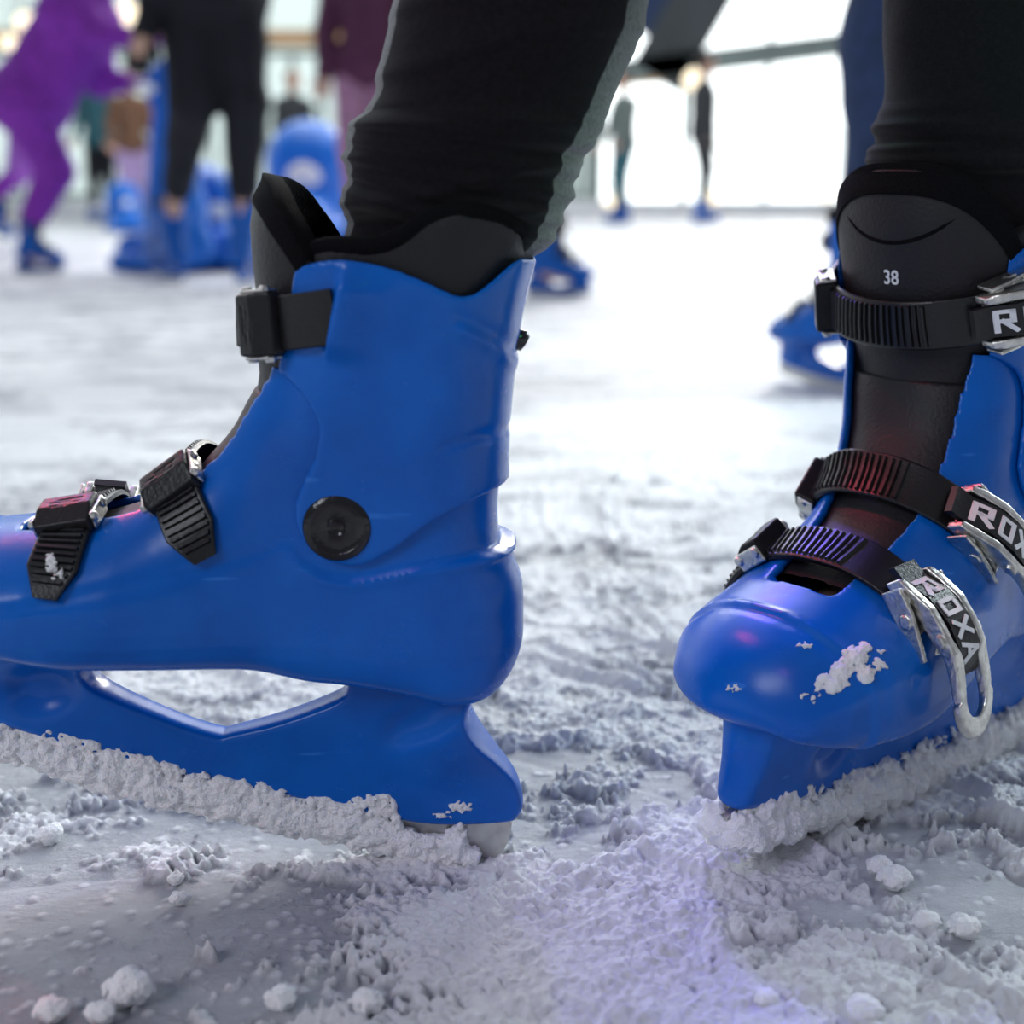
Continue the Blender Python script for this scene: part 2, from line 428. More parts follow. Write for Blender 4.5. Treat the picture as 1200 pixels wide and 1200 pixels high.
# ---- tongue sheet
TF = Lp([(262, 560), (284, 512), (300, 475), (306, 435), (303, 395), (303, 345), (299, 300), (298, 262), (304, 230), (314, 212)])
def tongue_pt(z, phi, off=0):
    o = np.argsort(TF[:, 1]); xf = np.interp(z, TF[o, 1], TF[o, 0])
    w = np.interp(z, [.12, .17, .2, .25, .31], [.030, .034, .040, .047, .052])+off
    dep = np.interp(z, [.12, .17, .25, .31], [.030, .036, .040, .046])
    return np.array([xf+off-dep*(1-math.cos(phi)), w*math.sin(phi), z])
TZ1 = L(322, 209)[1]
def tongue_sheet(za, ztop, off, th, n=44, m=40, pm=1.35, roll=0):
    outer = []; inner = []
    for i in range(n+1):
        ph = -pm+2*pm*i/n
        zt = ztop-.040*(1-math.cos(ph))**1.35
        z0 = za if not callable(za) else za(ph)
        for j in range(m+1):
            t = j/m; z = z0+(zt-z0)*t
            o = off-(roll*(max(0, t-.6)/.4)**2)
            outer.append(tongue_pt(z, ph, o)); inner.append(tongue_pt(z, ph, o-th))
    V = np.array(outer+inner); K = len(outer); F = []
    lim = -.0050+.03*sstep(.205, .245, V[:, 2]); lim[K:] -= th
    cxz = np.interp(V[:, 2], [.10, .16, .2, .3], [.13, .085, .075, .075])
    for _ in range(8):
        f = Fbody(V[:, 0], V[:, 1], V[:, 2]); over = np.maximum(f-lim, 0)
        dx, dy = V[:, 0]-cxz, V[:, 1]; ln = np.sqrt(dx*dx+dy*dy)+1e-6
        V[:, 0] -= dx/ln*over*.8; V[:, 1] -= dy/ln*over*.8
    ix = lambda i, j: i*(m+1)+j
    for i in range(n):
        for j in range(m):
            F.append((ix(i, j), ix(i+1, j), ix(i+1, j+1), ix(i, j+1)))
            F.append((K+ix(i, j), K+ix(i, j+1), K+ix(i+1, j+1), K+ix(i+1, j)))
        F.append((ix(i, m), ix(i+1, m), K+ix(i+1, m), K+ix(i, m))); F.append((ix(i, 0), K+ix(i, 0), K+ix(i+1, 0), ix(i+1, 0)))
    for j in range(m):
        F.append((ix(0, j), ix(0, j+1), K+ix(0, j+1), K+ix(0, j))); F.append((ix(n, j), K+ix(n, j), K+ix(n, j+1), ix(n, j+1)))
    return np.array(V), F
# ---- strap paths
def F_top(x, y, z):
    xc = np.interp(z, TF[::-1][:, 1][np.argsort(TF[::-1][:, 1])], TF[np.argsort(TF[:, 1]), 0])-.048
    t = (np.sqrt(((x-xc)/.049)**2+(y/.052)**2)-1)*.049
    return np.minimum(Fbody(x, y, z), t)
class Path:
    def __init__(s, C, d, p0, p1, off, width, F, smooth=6, n=120):
        d = np.array(d, float); d /= np.linalg.norm(d); w = np.array([-d[1], d[0]])
        if w[1] < 0: w = -w
        s.rows = []
        ph = np.linspace(p0, p1, n)
        rs = np.linspace(.0, .13, 520)
        for j in (-1, 0, 1):
            bx, bz = C[0]+w[0]*j*width/2, C[1]+w[1]*j*width/2
            dirx = np.cos(ph)*d[0]; dirz = np.cos(ph)*d[1]; diry = np.sin(ph)
            X = bx+dirx[:, None]*rs; Z = bz+dirz[:, None]*rs; Yy = diry[:, None]*rs
            f = F(X, Yy, Z)-off
            r = np.array([rs[np.max(np.nonzero(row < 0)[0])] if (row < 0).any() else .01 for row in f])
            for _ in range(smooth): r = np.concatenate([[r[0]], (r[:-2]+2*r[1:-1]+r[2:])/4, [r[-1]]])
            s.rows.append(np.stack([bx+dirx*r, diry*r, bz+dirz*r], 1))
        s.width = width
        c = s.rows[1]; dl = np.linalg.norm(np.diff(c, axis=0), axis=1); s.S = np.concatenate([[0], np.cumsum(dl)]); s.ph = ph
    def sat(s, phi): return float(np.interp(phi, s.ph, s.S))
    def P(s, S, w=0):
        q = w/(s.width/2); q = max(-1.3, min(1.3, q))
        g = lambda r: np.array([np.interp(S, s.S, r[:, k]) for k in range(3)])
        c = g(s.rows[1])
        return c+(g(s.rows[2])-c)*q if q > 0 else c+(c-g(s.rows[0]))*q
    def frame(s, S, span=.004):
        c = s.P(S); t = s.P(min(S+span, s.S[-1]))-s.P(max(S-span, 0)); t /= np.linalg.norm(t)
        w = s.P(S, s.width/2)-s.P(S, -s.width/2); w -= t*(w@t); w /= np.linalg.norm(w)
        n = np.cross(t, w); return c, t, w, n
    def m(s, S, w, h):
        c, t, ww, n = s.frame(S)
        over = S-s.S[-1] if S > s.S[-1] else (S if S < 0 else 0)
        return s.P(S, w)+n*h+t*over
def strap_mesh(p, sa, sb, width, teeth=None, tip=.012, pitch=.0033, wa=None):
    ns = int((sb-sa)/.0006); ring = []
    for i in range(ns+1):
        S = sa+(sb-sa)*i/ns
        hw = width/2
        if sb-S < tip: hw *= .45+.55*(sb-S)/tip
        if wa and S-sa < wa[0]: hw *= wa[1]+(1-wa[1])*((S-sa)/wa[0])
        top = .0026
        hm = top
        if teeth and teeth[0] < S < teeth[1]:
            q = ((S-teeth[0])/pitch) % 1; hm = top+.0015*(1 if .12 < q < .55 else 0)
        c, t, ww, n = p.frame(S)
        pr = [(-hw, 0), (-hw, top-.0006), (-hw+.0007, top), (-hw+.0016, top), (-hw+.0020, hm), (0, hm), (hw-.0020, hm), (hw-.0016, top), (hw-.0007, top), (hw, top-.0006), (hw, 0), (0, 0)]
        ring.append([p.P(S, a)+n*b for a, b in pr])
    k = len(ring[0]); V = [q for r in ring for q in r]
    F = [(i*k+j, i*k+(j+1) % k, (i+1)*k+(j+1) % k, (i+1)*k+j) for i in range(ns) for j in range(k)]
    F += [tuple(range(k)), tuple(ns*k+j for j in range(k-1, -1, -1))]
    return V, F
def rframe(p, s0, s1, lift=0):
    a, b = p.P(s0), p.P(s1); t = b-a; t /= np.linalg.norm(t)
    _, _, w, _ = p.frame((s0+s1)/2); w = w-t*(w@t); w /= np.linalg.norm(w); n = np.cross(t, w)
    o = a+n*lift
    return lambda V: o+V[:, :1]*t+V[:, 1:2]*w+V[:, 2:3]*n
def rbox_sdf(x, y, z, c, h, r):
    qx, qy, qz = np.abs(x-c[0])-h[0]+r, np.abs(y-c[1])-h[1]+r, np.abs(z-c[2])-h[2]+r
    return np.sqrt(np.maximum(qx, 0)**2+np.maximum(qy, 0)**2+np.maximum(qz, 0)**2)+np.minimum(np.maximum(np.maximum(qx, qy), qz), 0)-r
def catch_parts():
    """black ratchet block, local s,w,h; and its metal side plates with pins"""
    x, y, z, o = grid((-.002, -.018, -.004), (.022, .018, .016), .0006)
    F = rbox_sdf(x, y, z, (.010, 0, .0055), (.0095, .0132, .0058), .0016)
    F = np.maximum(F, (x*.5+z-.0165)/1.12)
    for k in range(5):   # moulded lever lines on the top
        F = np.maximum(F, -rbox_sdf(x, y, z, (.0055+k*.0016, (-1)**k*.002, .0116), (.0005, .006-.0006*k, .0007), .0002))
    F = np.maximum(F, -rbox_sdf(x, y, z, (.0145, 0, .009), (.0006, .02, .02), .0002)*1.0) if False else F
    A = surfnet(F, o, .0006)
    x, y, z, o = grid((-.003, -.019, -.004), (.022, .019, .016), .0005)
    B = []
    for sg in (-1, 1):
        F = np.full(np.broadcast(x, y, z).shape, 1.)
        F = np.minimum(F, rbox_sdf(x, y, z, (.009, sg*.0140, .0045), (.0085, .0008, .0042), .0006))
        for px in (.003, .0155):
            F = np.minimum(F, np.maximum(np.sqrt((x-px)**2+(z-.006)**2)-.0022, np.abs(y-sg*.0146)-.0014))
        B.append(surfnet(F, o, .0005))
    return A, B
CATCH = catch_parts()
def lever_parts():
    LL = .062
    x, y, z, o = grid((-.006, -.02, -.012), (.07, .02, .024), .0007)
    hw = np.interp(x, [-.005, .0, .03, .045, .056, .064], [.0125, .0135, .0125, .0120, .010, .004])
    outer = np.maximum(np.abs(y)-hw, np.abs(x-.029)-.034)
    # rounded end
    outer = np.maximum(np.abs(x-.029)-.034, np.where(x > .048, np.sqrt(np.maximum(x-.048, 0)**2+(y*1.15)**2)-.0145, np.abs(y)-hw))
    hh = np.where(x < .048, np.abs(y)-np.interp(x, [-.01, .025, .034, .048], [.0088, .0088, .0055, .0072]), np.sqrt((x-.048)**2+y**2)-.0072)
    hh = np.maximum(hh, -.0+(-x-.008))
    d2 = np.maximum(outer, -hh)
    zc = np.interp(x, [-.005, .01, .03, .045, .063], [.004, .0125, .0145, .0105, .0050])
    th = np.interp(x, [-.005, .0, .02, .035, .063], [.0045, .0052, .0050, .0028, .0020])
    dz = np.abs(z-zc)-th
    r = .0008
    a, b = np.broadcast_arrays(d2+r, dz+r)
    F = np.sqrt(np.maximum(a, 0)**2+np.maximum(b, 0)**2)+np.minimum(np.maximum(a, b), 0)-r
    for sg in (-1, 1):
        for px, pz, rr in ((.003, .006, .0034), (.024, .0145, .0028)):
            F = np.minimum(F, np.maximum(np.sqrt((x-px)**2+(z-pz)**2)-rr, np.abs(np.abs(y)-.0134)-.0012))
    A = surfnet(F, o, .0007)
    # base bracket under the lever
    x, y, z, o = grid((-.004, -.019, -.006), (.034, .019, .014), .0007)
    F = rbox_sdf(x, y, z, (.014, 0, .0008), (.016, .0125, .0012), .0006)
    for sg in (-1, 1):
        w = np.maximum(rbox_sdf(x, y, z, (.014, sg*.0155, .004), (.016, .0010, .0060), .0006), (z-.012+x*.25))
        F = np.minimum(F, w)
        F = np.minimum(F, np.maximum(np.sqrt((x-.012)**2+(z-.004)**2)-.003, np.abs(np.abs(y)-.0158)-.0016))
    B = surfnet(F, o, .0007)
    return A, B
LEVER = lever_parts()
def text_mesh(txt, size, extr=.0003, bold=0.0):
    cu = bpy.data.curves.new('lettering', 'FONT'); cu.body = txt; cu.size = size; cu.extrude = extr; cu.offset = bold
    cu.align_x = 'CENTER'; cu.align_y = 'CENTER'; cu.resolution_u = 3
    o = bpy.data.objects.new('lettering', cu); COL.objects.link(o)
    dg = bpy.context.evaluated_depsgraph_get(); me = bpy.data.meshes.new_from_object(o.evaluated_get(dg))
    bpy.data.objects.remove(o)
    bm = bmesh.new(); bm.from_mesh(me); bmesh.ops.triangulate(bm, faces=bm.faces)
    bmesh.ops.subdivide_edges(bm, edges=[e for e in bm.edges if e.calc_length() > size*.2], cuts=2)
    V = np.array([v.co[:] for v in bm.verts]); F = [tuple(v.index for v in f.verts) for f in bm.faces]; bm.free()
    return V, F
def blocks_mesh(txt, hgt, adv, st, extr=.0003):
    """angular block capitals built from bars, as printed on the levers"""
    G = {'R': [((0, 0), (0, 1)), ((0, 1), (.62, 1)), ((.62, 1), (.62, .5)), ((.62, .5), (.1, .5)), ((.25, .5), (.7, 0))],
         'O': [((.08, 0), (.08, 1)), ((.08, 1), (.7, 1)), ((.7, 1), (.7, 0)), ((.7, 0), (.08, 0))],
         'X': [((.02, 0), (.72, 1)), ((.02, 1), (.72, 0))],
         'A': [((.0, 0), (.36, 1)), ((.36, 1), (.74, 0)), ((.16, .36), (.58, .36))]}
    V = []; F = []; x0 = -adv*len(txt)/2
    for i, ch in enumerate(txt):
        for a, b in G[ch]:
            a = np.array([x0+i*adv+a[0]*hgt*.95, (a[1]-.5)*hgt]); b = np.array([x0+i*adv+b[0]*hgt*.95, (b[1]-.5)*hgt])
            d = (b-a)/np.linalg.norm(b-a); n = np.array([-d[1], d[0]])*st/2; a = a-d*st/2; b = b+d*st/2
            q = [a-n, b-n, b+n, a+n]; k = len(V)
            V += [(*p, -extr) for p in q]+[(*p, extr) for p in q]
            F += [(k+4, k+5, k+6, k+7), (k+3, k+2, k+1, k)]+[(k+j, k+(j+1) % 4, k+4+(j+1) % 4, k+4+j) for j in range(4)]
    return np.array(V), F
def curve_tube(pts, r, n=12):
    m = MB(); m.tube(pts, r, n); return np.array(m.V), m.F
def halfw(x, z, inset):
    s, W, R = fields(np.array([x]), np.array([z])); s = s-inset
    b = np.maximum(1-s/R, 0); return float(((W-inset)*np.maximum(1-b**(2*NP), 0)**(.5/NP))[0])
PIV = L(395, 618, .045)
def make_skate(name, origin, ax, az, mirror, deform, label, flip=False, extra=None):
    ax, az = np.array(ax, float), np.array(az, float); ay = np.cross(az, ax)
    root = empty(name, tuple(origin), label, 'ice skate')
    def X(V):
        V = np.array(V, float).copy()
        if deform: V = deform(V)
        if mirror: V[:, 1] *= -1
        return V[:, :1]*ax+V[:, 1:2]*ay+V[:, 2:3]*az
    def add(nm, VF, m, parent=root, smooth=True, lab=None, sh=0):
        V, F = VF; V = X(V)
        if mirror: F = F[:, ::-1].copy() if isinstance(F, np.ndarray) else [tuple(reversed(f)) for f in F]
        o = meshobj(nm, V, F, m, parent, smooth)
        if sh: sharp(o, sh)
        if lab: o['label'] = lab
        return o
    root['_'] = 0; del root['_']
    shell = add('boot_shell', PARTS['boot_shell'], M['blue'])
    add('ankle_cuff', PARTS['cuff'], M['blue'])
    liner = add('liner', PARTS['liner'], M['liner'])
    LT = PARTS['LT']
    C = catmull(LT[2:], 4, closed=False); side = []
    for q in C:
        side.append((q[0], halfw(q[0], q[1], .0042), q[1]))
    side = [p for p in side]
    xb = C[-1][0]; 
    back = [(xb-.002-.003*math.cos(t), side[-1][1]*math.sin(t) if side[-1][1] > .004 else 0, C[-1][1]) for t in np.linspace(PI/2, -PI/2, 9)[1:-1]]
    loop = side+back+[(a, -b, c) for a, b, c in side[::-1]]
    add('liner_binding', curve_tube(loop, .0046), M['trim'], liner)
    tongue = add('tongue', tongue_sheet(.13, TZ1, 0, .004, roll=-.002), M['liner'])
    add('tongue_binding', tongue_sheet(lambda p: TZ1-.0105-.040*(1-math.cos(p))**1.35, TZ1+.0015, .0022, .0085, m=12, roll=.0), M['trim'], tongue)
    # curved seam and size number on the tongue
    sm = [tongue_pt(TZ1-.0125-.016*(1-(q/.8)**2), q, .0005) for q in np.linspace(-.85, .85, 26)]
    if extra: add('seam', curve_tube(sm, .0009, 6), M['trim'], tongue)
    if extra == 'number':
        V, F = text_mesh('38', .0088, .0002, .00012)
        V = np.array([tongue_pt(TZ1-.043+b, (-a if mirror else a)/.050+.0, .0004+c) for a, b, c in V])
        if mirror: F = [tuple(reversed(f)) for f in F]
        add('size_number', (V, F), M['white_ink'], tongue, False, 'white printed number 38')
    hold = add('blade_holder', PARTS['blade_holder'], M['blue'])
    add('blade', PARTS['blade'], M['steel'], smooth=False)
    for sg in (1, -1):
        cx, cz = PIV; yy = (halfw(cx, cz, 0)+.0036)*sg
        V = []; F = []; n = 48
        prof = [(0, -.002), (.0006, .0002), (.0008, .0008)]
        rr = [(.0148, -.003), (.0150, .0006), (.0142, .0016), (.0118, .0022), (.0112, .0017), (.0050, .0019), (.0040, .0024), (.0030, .0012), (.0, .0010)]
        for r, hh in rr[:-1]:
            for k in range(n): V.append((cx+r*math.cos(2*PI*k/n), yy+sg*hh, cz+r*math.sin(2*PI*k/n)))
        V.append((cx, yy+sg*.001, cz)); m = len(rr)-1
        F = [(i*n+k, i*n+(k+1) % n, (i+1)*n+(k+1) % n, (i+1)*n+k) for i in range(m-1) for k in range(n)]+[((m-1)*n+k, (m-1)*n+(k+1) % n, m*n) for k in range(n)]
        o = add('ankle_rivet', (np.array(V), F), M['rivet'], sh=50)
    hs = L(605, 396)
    add('heel_stud', curve_tube([(hs[0]+.004, 0, hs[1]), (hs[0]-.0035, 0, hs[1]-.0005), (hs[0]-.005, 0, hs[1]-.001)], [.005, .005, .003]), M['rivet'])
    # three strap closures
    wd = .024
    t1 = L(395, 366, .05); f1 = L(302, 372)
    d1 = np.array(f1-t1); 
    specs = [(L(385, 367, .03), d1, F_top, .0042, 'top', 1.30, .85, -.95),
             (L(275, 640), np.array(L(212, 552)-L(245, 605)), Fbody, .0012, 'mid', 1.60, .40, -.92),
             (L(98, 680), np.array(L(114, 600)-L(108, 690)), Fbody, .0012, 'toe', 1.55, .38, -.90)]
    for C0, d, Ff, off, nm, pend, pc, pl in specs:
        if mirror: pc, pl = {'top': (.92, -1.05), 'mid': (.86, -.92), 'toe': (.72, -.96)}[nm]
        p = Path(C0, d, -1.75, 1.75, off, wd, Ff, smooth=14 if nm == 'top' else 10)
        sc = p.sat(pc); send = p.sat(pend); sl = p.sat(pl)
        if nm == 'mid': send = sc+.018+.030
        if nm == 'toe': send = sc+.018+.034
        if nm == 'top': send = sc+.018+.026
        V, F = strap_mesh(p, sl-.012, send, wd-.001, (sl+.026, (sc if nm == 'top' else send-.006)), tip=.0 if nm == 'top' else .014)
        st = add('strap', (V, F), M['strap'], sh=40)
        if nm == 'toe' and not mirror:
            pass
        fr = rframe(p, sc, sc+.018, .0)
        bk = add('buckle_catch', (fr(CATCH[0][0]), CATCH[0][1]), M['buckle'], sh=45)
        for sp_ in CATCH[1]: add('side_plate', (fr(sp_[0]), sp_[1]), M['chrome'], bk, lab='shiny metal side plate')
        # black backing tab
        V, F = strap_mesh(p, sc-.004, sc+.030, .019, tip=.008); 
        # lever on the other side, pointing away from the tongue
        ln = .062
        s0, s1 = sl, max(sl-ln, 0.0)
        a, b = p.P(s0), p.P(s1); t = b-a; t /= np.linalg.norm(t)
        _, _, w, _ = p.frame((s0+s1)/2); w = w-t*(w@t); w /= np.linalg.norm(w); nn = -np.cross(t, w)
        # keep the lever above the bulge of the shell
        bulge = max(0, max(((p.P(q)-a)@nn) for q in np.linspace(s1, s0, 12)))
        oo = a+nn*(bulge*.45)
        fr2 = lambda V: oo+V[:, :1]*t-V[:, 1:2]*w+V[:, 2:3]*nn
        tilt = lambda V, k=.10: np.stack([V[:, 0], V[:, 1], V[:, 2]+k*V[:, 0]*0], 1)
        lv = add('buckle_lever', (fr2(LEVER[0][0])[:, :], LEVER[0][1][:, ::1]), M['chrome'], lab='silver metal clip lever', sh=45)
        add('lever_bracket', (fr2(LEVER[1][0]), LEVER[1][1]), M['chrome'], lv, sh=45)
        m = MB()
        tab = [(-.010, .0050), (-.002, .0075), (.006, .0155), (.018, .0190), (.030, .0180), (.038, .0135), (.040, .0110)]
        hwt = .0076; Vt = []
        for (q, hz) in tab:
            Vt += [(q, -hwt, hz), (q, hwt, hz), (q, hwt, hz-.004), (q, -hwt, hz-.004)]
        Ft = [(i*4+j, i*4+(j+1) % 4, i*4+4+(j+1) % 4, i*4+4+j) for i in range(len(tab)-1) for j in range(4)]+[(0, 3, 2, 1), tuple(len(Vt)-4+j for j in range(4))]
        tb = add('lever_tab', (fr2(np.array(Vt)), Ft), M['strap'], lv, sh=30)
        V, F = blocks_mesh('ROXA', .0092, .0098, .0019)
        tx = np.array([q[0] for q in tab]); tz = np.array([q[1] for q in tab])
        sgn = 1 if mirror else -1
        # subdivide so that the print follows the tab
        bm = bmesh.new(); vs = [bm.verts.new(v) for v in V]
        for f in F: bm.faces.new([vs[i] for i in f])
        bmesh.ops.subdivide_edges(bm, edges=[e for e in bm.edges if e.calc_length() > .003], cuts=3, use_grid_fill=True)
        bm.verts.index_update(); V = np.array([v.co[:] for v in bm.verts]); F = [tuple(v.index for v in f.verts) for f in bm.faces]; bm.free()
        sx = V[:, 0]*sgn+.0185
        Vm = np.stack([sx, V[:, 1]*-1, np.interp(sx, tx, tz)+.0004+V[:, 2]], 1)
        add('lever_lettering', (fr2(Vm), F), M['white_ink'], lv, False, 'white block letters on the black tab')
    return root, X, add
# ------------------------------------------------------------------ snow blobs as an implicit surface
def blob_field(lo, hi, h, S, k=.0015, noise=.0008, nsc=350, seed=0):
    x, y, z, o = grid(lo, hi, h)
    shp = (x.shape[0], y.shape[1], z.shape[2]); F = np.full(shp, .02, np.float32)
    for cx, cy, cz, r in S:
        m = r+.006
        i0, i1 = int((cx-m-lo[0])/h), int((cx+m-lo[0])/h)+2; j0, j1 = int((cy-m-lo[1])/h), int((cy+m-lo[1])/h)+2; k0, k1 = int((cz-m-lo[2])/h), int((cz+m-lo[2])/h)+2
        i0, j0, k0 = max(i0, 0), max(j0, 0), max(k0, 0)
        if i1 <= i0 or j1 <= j0 or k1 <= k0: continue
        xs, ys, zs = x[i0:i1], y[:, j0:j1], z[:, :, k0:k1]
        d = np.sqrt((xs-cx)**2+(ys-cy)**2+(zs-cz)**2)-r
        a = F[i0:i1, j0:j1, k0:k1]; hh = np.maximum(k-np.abs(a-d), 0)/k
        F[i0:i1, j0:j1, k0:k1] = np.minimum(a, d)-hh*hh*k*.25
    act = np.abs(F) < .006
    I, J, K = np.nonzero(act)
    px, py, pz = I*h*nsc, J*h*nsc, K*h*nsc
    F[I, J, K] += (noise*(vnoise(px, py, pz, seed)+.6*vnoise(px*2.1, py*2.1, pz*2.1, seed+3))).astype(np.float32)
    for ax in range(3):
        sl = [slice(None)]*3; sl[ax] = 0; F[tuple(sl)] = .01; sl[ax] = -1; F[tuple(sl)] = .01
    return surfnet(F, o, h, 0)
def packed_snow(seed, x0, x1, top, side, fat, n=300):
    R = random.Random(seed); S = []; x = x0
    while x < x1:
        zb = float(BLADE_Z(x)); hgt = float(top(x)); q = hgt*.5
        if hgt > .012:
            for sg in (1, -1): S.append((x, sg*side*.45, zb+q*R.uniform(.85, 1.15), min(q, fat)*R.uniform(.8, 1.1)))
            S.append((x, 0, zb+q*.45, fat*.5))
        x += .0028
    for i in range(n):
        x = x0+(x1-x0)*R.random(); zb = float(BLADE_Z(x)); hgt = float(top(x)); t = R.random()
        yy = R.choice((1, 1, -1))*side*(.5+.5*math.sin(PI*min(1, t*.8+.15)))*R.uniform(.7, 1.05)
        S.append((x, yy, zb+.001+hgt*t, R.uniform(.0014, .0036)*(fat/.006)))
    for i in range(n*2):
        x = x0+(x1-x0)*R.random(); zb = float(BLADE_Z(x)); hgt = float(top(x))
        S.append((x, R.choice((1, 1, -1))*side*R.uniform(.3, .95), zb+hgt*R.uniform(.75, 1.2), R.uniform(.0008, .0017)))
    return blob_field((x0-.016, -side-.018, -.012), (x1+.016, side+.018, .066), .00095, S, k=.0022, noise=.0011, nsc=520, seed=seed)
# near skate seen from its side
sk1, X1, add1 = make_skate('ice_skate', O1, XA, ZA, False, None, 'blue plastic rental ice skate seen side on with its toe running out of the picture')
xt = lambda u, v: L(u, v, .008)[0]
topf = lambda x: np.interp(x, [.02, xt(545, 950), xt(530, 950), xt(478, 940), xt(462, 930), xt(440, 930), xt(400, 940), xt(200, 900), xt(0, 840), .31], [.004, .020, .010, .012, .026, .026, .019, .020, .022, .014])
add1('packed_snow', packed_snow(3, .014, .300, topf, .0080, .0058, 900), M['snow'], lab='white snow packed along the blade')
# second skate turned towards the camera
O2 = np.array([.3400, .8163, 0.0]); yaw, pit, rol = rad(-138.1), rad(.64), rad(-1.0)
XB = np.array([math.cos(yaw)*math.cos(pit), math.sin(yaw)*math.cos(pit), math.sin(pit)])
YB = np.array([-math.sin(yaw), math.cos(yaw), 0]); ZB = np.cross(XB, YB)
ZB = np.cross(XB, YB*math.cos(rol)+ZB*math.sin(rol))
def hinge(V):
    V = V.copy()*1.071
    V[:, 1] += .025*sstep(.09, .26, V[:, 2])
    low = (1-sstep(.065, .115, V[:, 2]))*sstep(.016, .045, -V[:, 1])
    V[:, 2] += .012*sstep(.27, .34, V[:, 2])-.010*low
    return V
sk2, X2f, add2 = make_skate('ice_skate', O2, XB, ZB, True, hinge, 'blue rental ice skate pointing at the camera, silver clips, number 38 on its tongue', extra='number')
topf2 = lambda x: np.interp(x, [.02, .12, .25, .285, .30], [.024, .027, .023, .022, .013])
add2('packed_snow', packed_snow(9, .012, .300, topf2, .0125, .0085, 620), M['snow'], lab='lumpy snow packed along the blade')
# snow stuck on the toe (second skate) and on the toe strap end (first skate)
def stuck(root, X0, pts, h, seed, nm, lab):
    dg = bpy.context.evaluated_depsgraph_get(); S = []; R = random.Random(seed)
    tr = []
    for c in root.children_recursive:
        if c.type == 'MESH' and c.name.split('.')[0] in ('boot_shell', 'strap', 'boot', 'ankle_cuff', 'blade_holder'):
            tr.append(BVHTree.FromPolygons([v.co+root.location for v in c.data.vertices], [p.vertices[:] for p in c.data.polygons]))
    for u, v, ru, rv, n, rr in pts:
        for i in range(n):
            a = R.uniform(0, 2*PI); q = R.random()**.6
            uu, vv = u+ru*q*math.cos(a), v+rv*q*math.sin(a)
            d = Vector(ray(uu, vv)).normalized(); best = None
            for t in tr:
                hit = t.ray_cast(Vector((0, 0, H)), d)
                if hit[0] is not None and (best is None or hit[3] < best[3]): best = hit
            if best:
                p = best[0]+best[1]*.0002; S.append((p.x-root.location.x, p.y-root.location.y, p.z-root.location.z, rr*R.uniform(.5, 1.3)*(1.15-.7*q)))
    if not S: return
    A = np.array(S); lo = A[:, :3].min(0)-.008; hi = A[:, :3].max(0)+.008
    V, Q = blob_field(lo, hi, h, S, k=.0008, noise=.0005, nsc=700, seed=seed)
    par = np.arange(len(V))
    while True:
        mn = par[Q].min(1); p2 = par.copy()
        for c in range(4): np.minimum.at(p2, Q[:, c], mn)
        if (p2 == par).all(): break
        par = p2
    ids, cn = np.unique(par, return_counts=True)
    for i in ids[np.argsort(-cn)][:6]:
        if (par == i).sum() < 60: continue
        mp = np.cumsum(par == i)-1; q = Q[par[Q[:, 0]] == i]
        o = meshobj(nm, V[par == i], mp[q], M['snow'], root); o['label'] = lab
stuck(sk2, X2f, [(1000, 772, 15, 14, 70, .0022), (1014, 790, 10, 9, 40, .0022), (975, 800, 20, 12, 70, .0020), (1030, 775, 12, 16, 26, .0011), (942, 757, 10, 5, 16, .0010), (985, 788, 12, 10, 50, .0020), (1012, 760, 8, 6, 30, .0018), (955, 815, 22, 10, 30, .0007), (860, 808, 26, 7, 26, .0006)], .0006, 5, 'snow_patch', 'white snow stuck to the toe')
stuck(sk1, X1, [(60, 660, 7, 12, 40, .0010), (70, 675, 10, 10, 30, .0008)], .0005, 6, 'snow_patch', 'frost on the toe strap end')
stuck(sk1, X1, [(540, 945, 14, 8, 60, .0010), (520, 955, 14, 5, 30, .0009)], .0006, 8, 'snow_patch', 'thin snow on the heel of the blade holder')

